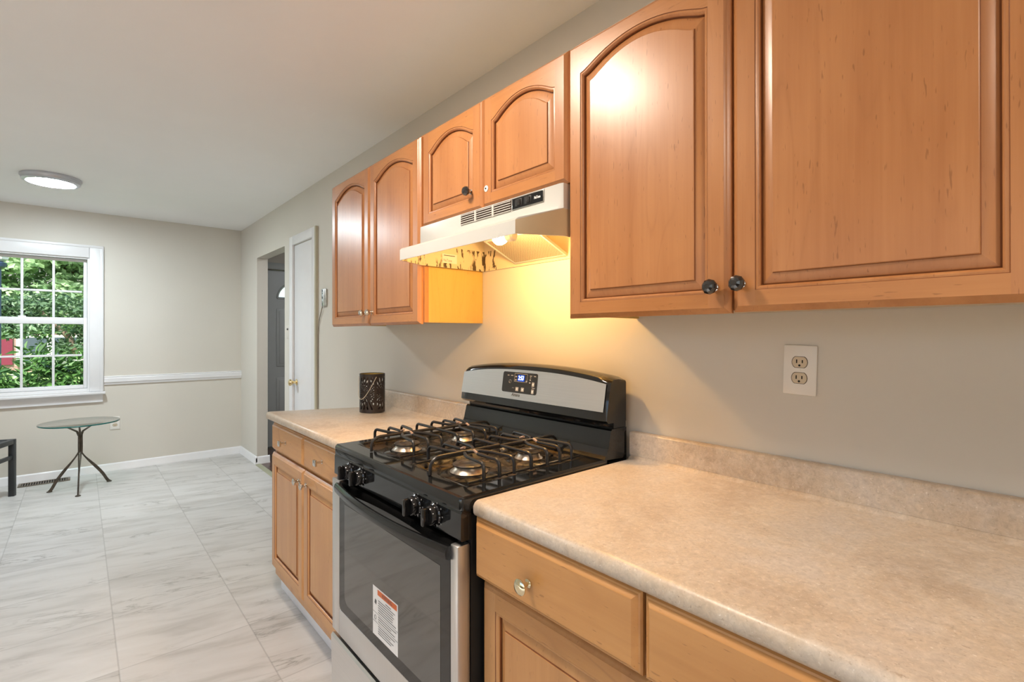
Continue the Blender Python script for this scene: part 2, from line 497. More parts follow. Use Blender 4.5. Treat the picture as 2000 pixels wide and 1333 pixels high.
# ------------------------------------------------------------------ mesh building
class MB:
    """collects shapes, then links them as ONE mesh object"""
    def __init__(self):
        self.v, self.f, self.mi = [], [], []

    def add(self, verts, faces, mi=0):
        o = len(self.v)
        self.v += [tuple(p) for p in verts]
        self.f += [tuple(i + o for i in fc) for fc in faces]
        self.mi += [mi] * len(faces)
        return self

    def bm(self, bm, mi=0):
        bm.verts.index_update()
        self.add([v.co[:] for v in bm.verts], [[v.index for v in f.verts] for f in bm.faces], mi)
        bm.free()
        return self

    def box(self, x0, x1, y0, y1, z0, z1, bev=0.0, mi=0, seg=2):
        bm = bmesh.new()
        bmesh.ops.create_cube(bm, size=1.0)
        for v in bm.verts:
            v.co = Vector(((x0 + x1) / 2 + v.co.x * (x1 - x0), (y0 + y1) / 2 + v.co.y * (y1 - y0), (z0 + z1) / 2 + v.co.z * (z1 - z0)))
        if bev > 0:
            bmesh.ops.bevel(bm, geom=bm.edges[:], offset=bev, segments=seg, profile=0.5, affect='EDGES', clamp_overlap=True)
        return self.bm(bm, mi)

    def obox(self, c, ax, half, bev=0.0, mi=0):
        """oriented box: centre, three unit axes, three half sizes"""
        bm = bmesh.new()
        bmesh.ops.create_cube(bm, size=2.0)
        if bev > 0:
            for v in bm.verts:
                v.co = Vector((v.co.x * half[0], v.co.y * half[1], v.co.z * half[2]))
            bmesh.ops.bevel(bm, geom=bm.edges[:], offset=bev, segments=2, profile=0.5, affect='EDGES', clamp_overlap=True)
            h = (1, 1, 1)
        else:
            h = half
        c = Vector(c)
        for v in bm.verts:
            v.co = c + Vector(ax[0]) * v.co.x * h[0] + Vector(ax[1]) * v.co.y * h[1] + Vector(ax[2]) * v.co.z * h[2]
        return self.bm(bm, mi)

    def prism(self, poly, axis, a, b, mi=0):
        """2D outline swept along an axis; the other two coordinates in x,y,z order"""
        n = len(poly)

        def P(p, t):
            return {'x': (t, p[0], p[1]), 'y': (p[0], t, p[1]), 'z': (p[0], p[1], t)}[axis]
        vs = [P(p, a) for p in poly] + [P(p, b) for p in poly]
        fs = [[i, (i + 1) % n, n + (i + 1) % n, n + i] for i in range(n)]
        fs += [list(range(n))[::-1], list(range(n, 2 * n))]
        return self.add(vs, fs, mi)

    def rings(self, rs, close=True, cap0=False, cap1=False, mi=0):
        n = len(rs[0])
        vs = [p for r in rs for p in r]
        fs = []
        for k in range(len(rs) - 1):
            for i in range(n if close else n - 1):
                j = (i + 1) % n
                fs.append([k * n + i, k * n + j, (k + 1) * n + j, (k + 1) * n + i])
        if cap0:
            fs.append(list(range(n))[::-1])
        if cap1:
            fs.append([(len(rs) - 1) * n + i for i in range(n)])
        return self.add(vs, fs, mi)

    def tube(self, pts, r, n=8, mi=0, caps=True, flat=None):
        """round bar along a polyline; r a number or one per point; flat=(w,t) gives an oval section"""
        pts = [Vector(p) for p in pts]
        rs = r if isinstance(r, (list, tuple)) else [r] * len(pts)
        out = []
        ref = None
        for i, p in enumerate(pts):
            if i == 0:
                d = pts[1] - p
            elif i == len(pts) - 1:
                d = p - pts[i - 1]
            else:
                d = (pts[i + 1] - p).normalized() + (p - pts[i - 1]).normalized()
            d.normalize()
            if ref is None:
                ref = Vector((0, 0, 1)) if abs(d.z) < 0.9 else Vector((1, 0, 0))
            a = ref - d * ref.dot(d)
            a.normalize()
            ref = a
            b = d.cross(a)
            out.append([p + (a * math.cos(t) + b * math.sin(t)) * rs[i] for t in [2 * math.pi * k / n for k in range(n)]])
        return self.rings(out, True, caps, caps, mi)

    def lathe(self, prof, c, axis='z', n=24, mi=0, cap0=True, cap1=True, dirv=None):
        """profile of (radius, height along the axis) turned round a centre"""
        if dirv is None:
            dirv = {'z': (0, 0, 1), 'x': (1, 0, 0), '-x': (-1, 0, 0), 'y': (0, 1, 0), '-y': (0, -1, 0)}[axis]
        d = Vector(dirv).normalized()
        a = Vector((0, 0, 1)) if abs(d.z) < 0.9 else Vector((1, 0, 0))
        a = (a - d * a.dot(d)).normalized()
        b = d.cross(a)
        c = Vector(c)
        out = [[c + d * h + (a * math.cos(t) + b * math.sin(t)) * r for t in [2 * math.pi * k / n for k in range(n)]] for r, h in prof]
        return self.rings(out, True, cap0, cap1, mi)

    def build(self, name, mats, parent=None, smooth=True, angle=38, local=False):
        if not isinstance(mats, (list, tuple)):
            mats = [mats]
        off = Vector((0, 0, 0))
        if parent is not None and not local:
            p = parent
            while p is not None:
                off += p.location
                p = p.parent
        me = bpy.data.meshes.new(name)
        me.from_pydata([(v[0] - off.x, v[1] - off.y, v[2] - off.z) for v in self.v], [], self.f)
        for m in mats:
            me.materials.append(MAT[m] if isinstance(m, str) else m)
        me.polygons.foreach_set('material_index', self.mi)
        bm = bmesh.new()
        bm.from_mesh(me)
        bmesh.ops.recalc_face_normals(bm, faces=bm.faces[:])
        bm.to_mesh(me)
        bm.free()
        if smooth:
            me.polygons.foreach_set('use_smooth', [True] * len(me.polygons))
            me.set_sharp_from_angle(angle=math.radians(angle))
        me.update()
        o = bpy.data.objects.new(name, me)
        COL.objects.link(o)
        if parent is not None:
            o.parent = parent
        return o


def thing(name, loc, label, cat, group=None, rz=0.0):
    o = bpy.data.objects.new(name, None)
    o.empty_display_size = 0.1
    COL.objects.link(o)
    o.location = loc
    o.rotation_euler = (0, 0, rz)
    return tag(o, label, cat, group)


def tag(o, label, cat=None, group=None):
    o['label'] = label
    if cat:
        o['category'] = cat
    if group:
        o['group'] = group
    return o


def struct(o):
    o['kind'] = 'structure'
    return o


def lettering(txt, name, size, origin, right, up, mat, parent, shear=0.0, depth=0.0003, width=None, bold=0.0, align='CENTER'):
    cu = bpy.data.curves.new(name, 'FONT')
    cu.body = txt
    cu.size = size
    cu.align_x = align
    cu.align_y = 'CENTER'
    cu.shear = shear
    cu.offset = bold
    cu.resolution_u = 3
    tmp = bpy.data.objects.new('lettering_draft', cu)
    COL.objects.link(tmp)
    dg = bpy.context.evaluated_depsgraph_get()
    me = bpy.data.meshes.new_from_object(tmp.evaluated_get(dg))
    bpy.data.objects.remove(tmp)
    bpy.data.curves.remove(cu)
    right, up = Vector(right).normalized(), Vector(up).normalized()
    nrm = right.cross(up)
    o3 = Vector(origin)
    xs = [v.co.x for v in me.vertices]
    k = 1.0
    if width and xs:
        k = width / max(1e-6, max(xs) - min(xs))
    mb = MB()
    mb.add([o3 + right * v.co.x * k + up * v.co.y + nrm * depth for v in me.vertices], [list(p.vertices) for p in me.polygons])
    bpy.data.meshes.remove(me)
    return mb.build(name, mat, parent, smooth=False)


RIGHT, UP = Vector((0, -1, 0)), Vector((0, 0, 1))     # reading directions on things that face the room from the right wall

# ------------------------------------------------------------------ the room
YB, ZC = 6.06, 2.44
XL, YN = -3.1, -2.4
DOOR0, DOOR1, DOORZ = 4.527, 5.415, 2.066            # open doorway in the right wall
CL0, CL1, CLZ = 3.815, 4.262, 2.032                  # closet door in the right wall
WX0, WX1, WZ0, WZ1 = -2.18, -1.262, 0.768, 2.02      # window opening

struct(MB().box(XL - 0.1, 0.0, YN, YB, -0.1, 0.0).build('floor', 'floor'))
struct(MB().box(XL - 0.1, 0.1, YN - 0.1, YB + 0.14, ZC, ZC + 0.1).build('ceiling', 'ceiling'))
w = MB()
w.box(0, 0.1, YN, CL0, 0, ZC)
w.box(0, 0.1, CL0, CL1, CLZ, ZC)
w.box(0, 0.1, CL1, DOOR0, 0, ZC)
w.box(0, 0.1, DOOR0, DOOR1, DOORZ, ZC)
w.box(0, 0.1, DOOR1, YB, 0, ZC)
struct(w.build('wall_right', 'wall', smooth=False))
HX0, HX1, HZ1 = 0.262, 1.172, 2.045                  # front door opening in the hall
w = MB()
w.box(XL, WX0, YB, YB + 0.14, 0, ZC)
w.box(WX0, WX1, YB, YB + 0.14, 0, WZ0)
w.box(WX0, WX1, YB, YB + 0.14, WZ1, ZC)
w.box(WX1, 0.1, YB, YB + 0.14, 0, ZC)
struct(w.build('wall_back', 'wall', smooth=False))
w = MB()
w.box(XL - 0.1, XL, YN, -1.9, 0, ZC)
w.box(XL - 0.1, XL, -1.9, 1.7, 2.05, ZC)  # gap left for the added patio door
w.box(XL - 0.1, XL, 1.7, YB + 0.14, 0, ZC)
struct(w.build('wall_left', 'wall', smooth=False))
struct(MB().box(XL - 0.1, 0.1, YN - 0.1, YN, 0, ZC).build('wall_front', 'wall', smooth=False))
# hall beyond the doorway
w = MB()
w.box(0.1, HX0, YB, YB + 0.14, 0, ZC)
w.box(HX0, HX1, YB, YB + 0.14, HZ1, ZC)
w.box(HX1, 1.7, YB, YB + 0.14, 0, ZC)
w.box(1.6, 1.7, 3.4, YB, 0, ZC)
w.box(0.1, 1.7, 3.3, 3.4, 0, ZC)
struct(w.build('wall_hall', 'hall_wall', smooth=False))
struct(MB().box(0.1, 1.7, 3.3, YB + 0.14, ZC, ZC + 0.1).build('ceiling_hall', 'hall_wall'))
w = MB().box(0.1, 1.6, 3.4, YB, -0.1, 0.0)
w.box(0.001, 0.1, DOOR0 + 0.001, DOOR1 - 0.001, -0.1, 0.0)
struct(w.build('floor_hall', 'hall_floor'))
# sill of the front door
struct(MB().box(HX0 + 0.001, HX1 - 0.001, YB + 0.001, YB + 0.139, 0.0, 0.011).build('trim_6', 'ink'))
# unseen patio door opening, added to let daylight into the room
w = MB()
for y0, y1 in ((-1.9, -1.83), (-0.135, -0.065), (1.63, 1.7)):
    w.box(XL - 0.08, XL - 0.02, y0, y1, 0.0, 2.05)
w.box(XL - 0.08, XL - 0.02, -1.83, 1.63, 1.98, 2.05)
w.box(XL - 0.08, XL - 0.02, -1.83, 1.63, 0.0, 0.09)
d3 = struct(w.build('added_patio_door', 'trim'))

# trim
BBP = [(0, 0), (0.019, 0), (0.019, 0.010), (0.012, 0.020), (0.012, 0.060), (0.006, 0.072), (0, 0.075)]
struct(MB().prism([(YB - a, z) for a, z in BBP], 'x', XL, -0.0005).build('baseboard_back', 'trim'))
w = MB()
w.prism([(-a, z) for a, z in BBP], 'y', DOOR1 - 0.012, YB - 0.0195)
w.prism([(DOOR1 - a, z) for a, z in BBP], 'x', -0.018, 0.118)
struct(w.build('baseboard_right', 'trim'))
RP = [(0, 0.824), (0.012, 0.824), (0.016, 0.842), (0.022, 0.848), (0.022, 0.884), (0.016, 0.890), (0.020, 0.898), (0.010, 0.903), (0, 0.903)]
struct(MB().prism([(YB - a, z) for a, z in RP], 'x', -1.164, -0.0005).build('trim_1', 'trim'))
# metal edge where tile meets hall boards
struct(MB().prism([(-0.022, 0.0), (0.03, 0.0), (0.026, 0.006), (-0.016, 0.004)], 'y', DOOR0 + 0.003, DOOR1 - 0.022).build('trim_3', plain('threshold_strip', (0.34, 0.34, 0.24), 0.5)))

# closet door and its casing
w = MB()
CP = 0.020
w.box(-CP, 0.0, CL1 + 0.004, CL1 + 0.082, 0, CLZ + 0.075, 0.004)
w.box(-CP, 0.0, CL0 - 0.062, CL0 - 0.004, 0, CLZ + 0.075, 0.004)
w.box(-CP, 0.0, CL0 - 0.0035, CL1 + 0.0035, CLZ + 0.004, CLZ + 0.075, 0.004)
struct(w.build('trim_2', 'trim'))
w = MB().box(-0.021, -0.0005, CL0 - 0.088, CL0 - 0.063, 0, CLZ + 0.075)
struct(w.build('trim_4', 'casing_edge'))
door1 = struct(MB().box(-0.002, 0.033, CL0 + 0.003, CL1 - 0.003, 0.008, CLZ - 0.003, 0.001).build('door_1', 'trim'))
k = MB()
k.lathe([(0.026, 0), (0.026, 0.004), (0.012, 0.008), (0.011, 0.030), (0.022, 0.038), (0.027, 0.050), (0.024, 0.060), (0.010, 0.065)], (-0.002, 4.205, 0.908), '-x', 24)
tag(k.build('door_knob', 'brass', door1), 'polished brass door knob')
for z in (1.80, 0.25):
    h = MB().box(-0.0045, -0.002, CL0 + 0.004, CL0 + 0.020, z - 0.042, z + 0.042)
    h.lathe([(0.005, -0.043), (0.005, 0.043)], (-0.0075, CL0 + 0.004, z), 'z', 10)
    h.build('hinge', 'chrome', door1)

# front door in the hall
door2 = thing('door_2', (0.717, YB + 0.05, 0.0), 'grey panelled front door in the dark hall beyond the doorway', None)
struct(door2)
dy = YB + 0.045
DW0, DW1 = HX0 + 0.004, HX1 - 0.004
fcx, fz, fr, frz = 0.717, 1.722, 0.330, 0.225
ARC = [(fcx + fr * math.cos(math.pi * t / 20), fz + frz * math.sin(math.pi * t / 20)) for t in range(21)]
slab = MB()
slab.prism([(DW0, 0.012), (DW1, 0.012), (DW1, fz)] + ARC[0:1] + ARC[-1:] + [(DW0, fz)], 'y', dy, dy + 0.044)
half = [(DW1, fz), (DW1, HZ1 - 0.004), (fcx, HZ1 - 0.004)] + ARC[10::-1]
slab.prism(half, 'y', dy, dy + 0.044)
half = [(fcx, HZ1 - 0.004), (DW0, HZ1 - 0.004), (DW0, fz)] + ARC[20:9:-1]
slab.prism(half, 'y', dy, dy + 0.044)
slab.build('slab', 'hall_door', door2, smooth=False)
pn = MB()
for x0, x1 in ((DW0 + 0.11, fcx - 0.05), (fcx + 0.05, DW1 - 0.11)):
    for z0, z1 in ((0.22, 0.80), (0.93, 1.60)):
        pn.box(x0, x1, dy - 0.008, dy - 0.0005, z0, z1, 0.006)
        pn.box(x0 + 0.03, x1 - 0.03, dy - 0.013, dy - 0.008, z0 + 0.03, z1 - 0.03, 0.004)
pn.build('door_panels', 'hall_door', door2)
MB().prism(ARC, 'y', dy + 0.018, dy + 0.024).build('fan_light', 'pane', door2)
fm = MB()
fm.tube([(x, dy - 0.003, z) for x, z in ARC], 0.012, 6)
fm.tube([(fcx - fr, dy - 0.003, fz), (fcx + fr, dy - 0.003, fz)], 0.012, 6)
for t in (5, 10, 15):
    fm.tube([(fcx + 0.1 * math.cos(math.pi * t / 20), dy + 0.01, fz + 0.07 * math.sin(math.pi * t / 20)), (ARC[t][0], dy + 0.01, ARC[t][1])], 0.007, 6)
fm.build('fan_light_frame', 'hall_door', door2)
w = MB()
w.box(HX0 - 0.075, HX0 - 0.001, YB - 0.018, YB - 0.0005, 0, HZ1 + 0.075, 0.003)
w.box(HX1 + 0.001, HX1 + 0.075, YB - 0.018, YB - 0.0005, 0, HZ1 + 0.075, 0.003)
w.box(HX0 - 0.0005, HX1 + 0.0005, YB - 0.018, YB - 0.0005, HZ1 + 0.001, HZ1 + 0.075, 0.003)
struct(w.build('trim_5', 'hall_door'))

# window
win = thing('window_1', (-1.72, YB, 0.76), 'white double hung window with divided panes over the side table', None)
struct(win)
cas = MB()
cy0, cy1 = YB - 0.024, YB - 0.0005
CB = 0.095
ZT = 2.128
cas.box(WX1 - 0.008, WX1 - 0.008 + CB + 0.008, cy0, cy1, 0.768, ZT, 0.004)
cas.box(WX0 - CB, WX0 + 0.008, cy0, cy1, 0.768, ZT, 0.004)
cas.box(WX0 + 0.009, WX1 - 0.009, cy0, cy1, WZ1 - 0.008, ZT, 0.004)
cas.box(WX0 - CB + 0.004, WX1 + CB - 0.006, cy0 - 0.006, cy0 + 0.001, ZT - 0.022, ZT, 0.003)
cas.box(WX1 + CB - 0.026, WX1 + CB - 0.004, cy0 - 0.006, cy0 + 0.001, 0.768, ZT - 0.0225, 0.003)
cas.build('casing', 'trim', win)
st = MB().box(WX0 - CB - 0.02, WX1 + CB + 0.012, YB - 0.060, YB - 0.0005, 0.742, 0.766, 0.006)
st.build('stool', 'trim', win)
MB().prism([(YB - 0.0005, 0.667), (YB - 0.018, 0.667), (YB - 0.020, 0.690), (YB - 0.026, 0.720), (YB - 0.040, 0.741), (YB - 0.0005, 0.741)], 'x', WX0 - CB, WX1 + CB - 0.006).build('apron', 'trim', win)
jm = MB()
JY0, JY1 = YB - 0.0005, YB + 0.13
jm.box(WX1 - 0.022, WX1 - 0.0005, JY0, JY1, WZ0 + 0.001, WZ1 - 0.001)
jm.box(WX0 + 0.0005, WX0 + 0.022, JY0, JY1, WZ0 + 0.001, WZ1 - 0.001)
jm.box(WX0 + 0.0225, WX1 - 0.0225, JY0, JY1, WZ1 - 0.020, WZ1 - 0.001)
jm.box(WX0 + 0.0225, WX1 - 0.0225, JY0, JY1, WZ0 + 0.001, WZ0 + 0.030)
jm.build('jamb', 'trim', win)
GX0, GX1 = -2.133, -1.312


def sash(y0, z0, z1, gz0, gz1, mz, name):
    s = MB()
    x0, x1 = WX0 + 0.0235, WX1 - 0.0235
    s.box(x0, GX0, y0, y0 + 0.034, z0, z1, 0.003)
    s.box(GX1, x1, y0, y0 + 0.034, z0, z1, 0.003)
    s.box(GX0, GX1, y0, y0 + 0.034, z0, gz0, 0.003)
    s.box(GX0, GX1, y0, y0 + 0.034, gz1, z1, 0.003)
    so = s.build(name, 'trim', win)
    g = MB()
    for i in (1, 2, 3):
        x = GX1 + (GX0 - GX1) * i / 4
        g.box(x - 0.009, x + 0.009, y0 + 0.004, y0 + 0.014, gz0, gz1, 0.002)
    for i in range(4):
        xa, xb = GX0 + (GX1 - GX0) * i / 4 + 0.0095, GX0 + (GX1 - GX0) * (i + 1) / 4 - 0.0095
        g.box(xa, xb, y0 + 0.004, y0 + 0.014, mz - 0.009, mz + 0.009, 0.002)
    g.build('muntins', 'trim', so)
    MB().box(GX0 - 0.004, GX1 + 0.004, y0 + 0.018, y0 + 0.021, gz0 - 0.004, gz1 + 0.004).build('glass', 'pane', so)


sash(YB + 0.070, 1.395, 1.999, 1.436, 1.976, 1.698, 'upper_sash')
sash(YB + 0.030, 0.800, 1.455, 0.832, 1.396, 1.108, 'lower_sash')
lk = MB().box(-1.745, -1.695, YB + 0.035, YB + 0.060, 1.455, 1.467, 0.003)
lk.build('sash_lock', 'trim', win)

# ------------------------------------------------------------------ doors, knobs, cabinets
FX = {}


def outline(y0, y1, z0, zs, h, d=0.0, n=26):
    """closed outline (y,z): bottom left, round to the arched top; y1>y0, h the rise of the arch, d an inset"""
    a, b = y0 + d, y1 - d
    zb, zt = z0 + d, zs - d
    c, hw = (a + b) / 2, (b - a) / 2
    pts = [(b, zb), (a, zb)]
    for i in range(n + 1):
        t = -1 + 2 * i / n
        if h > 0:
            f = 1 - (t / 0.95) ** 2
            rise = h * 0.5 * (f + math.sqrt(f * f + 0.02))
        else:
            rise = 0
        pts.append((c + hw * t, zt + rise))
    return pts


def ring(o, x):
    return [(x, y, z) for y, z in o]


def make_door(parent, xf, y0, y1, z0, z1, op, zs, h, mv, mh, t=0.020, name='door'):
    """raised panel door facing -x: xf is the front plane; op = (stile, bottom rail) widths; zs height of the panel's shoulders"""
    s, br = op
    oy0, oy1, oz0 = y0 + s, y1 - s, z0 + br
    fr = MB()
    xb = xf + t

    def rect(d, x):
        return ring([(y1 - d, z0 + d), (y0 + d, z0 + d), (y0 + d, z1 - d), (y1 - d, z1 - d)], x)
    fr.rings([rect(0.0, xb), rect(0.0, xf + 0.012), rect(0.005, xf + 0.006), rect(0.008, xf + 0.0045), rect(0.012, xf)], True, True)
    e = 0.012
    fr.add([(xf, y0 + e, z0 + e), (xf, oy0, z0 + e), (xf, oy0, z1 - e), (xf, y0 + e, z1 - e)], [[0, 1, 2, 3]])
    fr.add([(xf, oy1, z0 + e), (xf, y1 - e, z0 + e), (xf, y1 - e, z1 - e), (xf, oy1, z1 - e)], [[0, 1, 2, 3]])
    fr.add([(xf, oy0, z0 + e), (xf, oy1, z0 + e), (xf, oy1, oz0), (xf, oy0, oz0)], [[0, 1, 2, 3]], 1)
    o = outline(oy0, oy1, oz0, zs, h)
    top = o[2:]
    vs, fs = [], []
    for y, z in top:
        vs += [(xf, y, z), (xf, y, z1 - e)]
    for i in range(len(top) - 1):
        fs.append([2 * i, 2 * i + 2, 2 * i + 3, 2 * i + 1])
    fr.add(vs, fs, 1)
    rr = [ring(outline(oy0, oy1, oz0, zs, h, d), x) for d, x in ((0, xf), (0.0012, xf + 0.0016), (0.0022, xf + 0.0012), (0.0050, xf + 0.0010), (0.0075, xf + 0.0030), (0.0090, xf + 0.0065), (0.0095, xf + 0.0125))]
    fr.rings(rr[:2], True, mi=2)
    fr.rings(rr[1:6], True)
    fr.rings(rr[5:], True, mi=2)
    d = fr.build(name, [mv, mh, 'glaze'], parent, angle=30)
    pm = MB()
    pr = [ring(outline(oy0, oy1, oz0, zs, h, dd), x) for dd, x in ((0.0097, xf + 0.0128), (0.012, xf + 0.0118), (0.021, xf + 0.0078), (0.0315, xf + 0.0052), (0.0325, xf + 0.0022), (0.0340, xf + 0.0012))]
    pm.rings(pr[:2], True, mi=1)
    pm.rings(pr[1:4], True)
    pm.rings(pr[3:5], True, mi=1)
    pm.rings(pr[4:], True, False, True)
    pm.build('raised_panel', [mv, 'glaze'], d, angle=14)
    return d


def facet_knob(parent, x, y, z, mat='dark_knob', r=0.0165):
    k = MB()
    k.lathe([(0.009, 0.0), (0.009, 0.002), (0.005, 0.004), (0.005, 0.012)], (x - 0.0003, y, z), '-x', 14, mi=1)
    k.lathe([(0.006, 0.012), (0.013, 0.015), (r, 0.021), (r * 0.97, 0.026), (r * 0.7, 0.032), (r * 0.35, 0.034)], (x - 0.0003, y, z), '-x', 10)
    return tag(k.build('knob', [mat, 'chrome'], parent, angle=12), 'dark faceted knob' if mat == 'dark_knob' else 'bright metal knob')


def tee_knob(parent, x, y, z):
    k = MB()
    k.lathe([(0.008, 0), (0.008, 0.002), (0.0045, 0.004), (0.0045, 0.024)], (x - 0.0003, y, z), '-x', 12)
    k.box(x - 0.034, x - 0.0243, y - 0.013, y + 0.013, z - 0.012, z + 0.012, 0.002)
    return tag(k.build('knob', 'chrome', parent), 'square nickel knob')


def round_knob(parent, x, y, z, mat='chrome', r=0.015):
    k = MB()
    k.lathe([(0.009, 0), (0.009, 0.003), (0.005, 0.006), (0.0048, 0.016), (r * 0.75, 0.020), (r, 0.0235), (r, 0.026), (r * 0.8, 0.029), (r * 0.3, 0.0305)], (x - 0.0003, y, z), '-x', 20)
    return k.build('knob', mat, parent)


XU = -0.316                    # front plane of the hung doors


def wall_cabinet(y0, y1, z0, z1, label, doors, zs, h, side_under=True):
    t = thing('wall_cabinet', (0, (y0 + y1) / 2, z0), label, 'cabinet', 'maple wall cabinets in a row')
    b = MB()
    xb, xf = -0.0015, XU + 0.0205
    b.box(xf + 0.019, xb, y0, y0 + 0.012, z0, z1, 0, 0)
    b.box(xf + 0.019, xb, y1 - 0.012, y1, z0, z1, 0, 0)
    b.box(xf + 0.019, xb, y0 + 0.012, y1 - 0.012, z0 + 0.006, z0 + 0.018, 0, 1)
    b.box(xf + 0.019, xb, y0 + 0.012, y1 - 0.012, z1 - 0.014, z1, 0, 0)
    b.build('body', ['wood_side', 'wood_under'], t, smooth=False)
    f = MB()
    f.box(xf, xf + 0.0188, y0, y0 + 0.035, z0, z1)
    f.box(xf, xf + 0.0188, y1 - 0.035, y1, z0, z1)
    f.box(xf, xf + 0.0188, y0 + 0.035, y1 - 0.035, z1 - 0.04, z1)
    f.box(xf, xf + 0.0188, y0 + 0.035, y1 - 0.035, z0, z0 + 0.035)
    f.box(xf, xf + 0.0188, (y0 + y1) / 2 - 0.025, (y0 + y1) / 2 + 0.025, z0 + 0.035, z1 - 0.04)
    f.build('face_frame', 'wood_up_v', t, smooth=False)
    out = []
    for (a, c, dz0, dz1) in doors:
        out.append(make_door(t, XU, a, c, dz0, dz1, (0.047, 0.043), zs, h, 'wood_up_v', 'wood_up_h'))
    return t, out


# far cabinet (left in the photo)
ca, da = wall_cabinet(1.727, 2.650, 1.345, 2.100, 'tall maple wall cabinet with two arched doors, left of the range hood',
                      [(2.192, 2.650, 1.338, 2.092), (1.736, 2.188, 1.338, 2.092)], 2.005, 0.047)
facet_knob(da[0], XU, 2.226, 1.399, 'chrome', 0.014)
facet_knob(da[1], XU, 2.160, 1.399, 'chrome', 0.014)
# short cabinet over the hood
cb, db = wall_cabinet(0.946, 1.7255, 1.724, 2.100, 'short maple wall cabinet with two small arched doors above the range hood',
                      [(1.326, 1.713, 1.722, 2.093), (0.937, 1.322, 1.722, 2.093)], 2.003, 0.047)
facet_knob(db[0], XU, 1.386, 1.790)
sp_ = MB()
sp_.lathe([(0.0105, 0), (0.0105, 0.0015), (0.008, 0.0025)], (XU - 0.0002, 1.300, 1.783), '-x', 18)
sp_.lathe([(0.003, 0.0025), (0.003, 0.004)], (XU - 0.0002, 1.300, 1.783), '-x', 8, mi=1)
tag(sp_.build('knob_backplate', ['white_plastic', 'void'], db[1]), 'pale round backplate, its knob missing')
# near cabinet (right in the photo)
cc, dc = wall_cabinet(0.014, 0.930, 1.346, 2.100, 'large maple wall cabinet with arched doors right of the range hood, nearest the camera',
                      [(0.480, 0.936, 1.340, 2.092), (0.018, 0.475, 1.342, 2.092)], 2.004, 0.047)
facet_knob(dc[0], XU, 0.512, 1.396)
facet_knob(dc[1], XU, 0.455, 1.399)


cd_, dd = wall_cabinet(-0.90, 0.0125, 1.346, 2.100, 'added maple wall cabinet beyond the right edge, unseen, keeping lamp light off the wall',
                       [(-0.44, 0.0135, 1.340, 2.092), (-0.896, -0.444, 1.340, 2.092)], 2.004, 0.047)  # extra unit out of view, added to block lamp light on the near wall


def base_cabinet(y0, y1, xf, label, split, dz, drz, mv, mh, zt=0.865, pull=0.0):
    """split = list of (y0,y1) door/drawer bays; xf front of doors; dz, drz their heights"""
    t = thing('base_cabinet', (-0.3, (y0 + y1) / 2, 0), label, 'cabinet', 'maple base cabinets either side of the stove')
    b = MB()
    x1 = xf + 0.022
    b.box(x1 + 0.0195, -0.012, y0, y0 + 0.014, 0.105, zt, 0)
    b.box(x1 + 0.0195, -0.012, y1 - 0.014, y1, 0.105, zt, 0)
    b.box(x1 + 0.0195, -0.012, y0 + 0.014, y1 - 0.014, 0.105, 0.12, 0)
    b.box(-0.03, -0.012, y0 + 0.014, y1 - 0.014, 0.12, zt, 0)
    b.build('body', 'wood_side', t, smooth=False)
    f = MB()
    ys = [y0] + [s[0] for s in split[:-1]] + [y1]
    f.box(x1, x1 + 0.019, y0, y0 + 0.038, 0.105, 0.865)
    f.box(x1, x1 + 0.019, y1 - 0.038, y1, 0.105, 0.865)
    for z0, z1 in ((0.105, 0.165), (0.705, 0.745), (0.835, 0.865)):
        f.box(x1, x1 + 0.019, y0 + 0.038, y1 - 0.038, z0, z1)
    for s in split[:-1]:
        f.box(x1, x1 + 0.019, s[0] - 0.02, s[0] + 0.02, 0.165, 0.705)
        f.box(x1, x1 + 0.019, s[0] - 0.02, s[0] + 0.02, 0.745, 0.835)
    f.build('face_frame', mv, t, smooth=False)
    doors, drawers = [], []
    for s in split:
        doors.append(make_door(t, xf, s[0], s[1], dz[0], dz[1], (0.052, 0.052), dz[1] - 0.052, 0.0, mv, mh))
        q = MB()
        a, c, z0, z1 = s[0], s[1], drz[0], drz[1]
        xd = xf - pull
        if pull:
            q.box(xd + 0.021, x1 - 0.001, a + 0.02, c - 0.02, z0 + 0.012, z1 - 0.014)

        def rect(d, x):
            return ring([(c - d, z0 + d), (a + d, z0 + d), (a + d, z1 - d), (c - d, z1 - d)], x)
        q.rings([rect(0, xd + 0.0205), rect(0, xd + 0.013), rect(0.003, xd + 0.0095), rect(0.006, xd + 0.0085), rect(0.013, xd + 0.001), rect(0.015, xd)], True, True, True)
        drawers.append(q.build('drawer', mh, t, angle=25))
    return t, doors, drawers


bl, bld, blw = base_cabinet(1.726, 2.640, -0.622, 'maple base cabinet with two drawers and two doors at the far side of the stove',
                            [(2.178, 2.632), (1.732, 2.173)], (0.152, 0.716), (0.728, 0.862), 'wood_lo_v', 'wood_lo_h', 0.843)
tee_knob(blw[0], -0.622, 2.405, 0.797)
tee_knob(blw[1], -0.622, 1.950, 0.797)
round_knob(bld[0], -0.622, 2.216, 0.664)
round_knob(bld[1], -0.622, 2.130, 0.664)
kb = MB().box(-0.560, -0.545, 1.727, 2.690, 0.0, 0.098, 0.004)
tag(kb.build('toe_kick_board', 'kick'), 'loose white toe kick board standing under the far base cabinet', 'board')

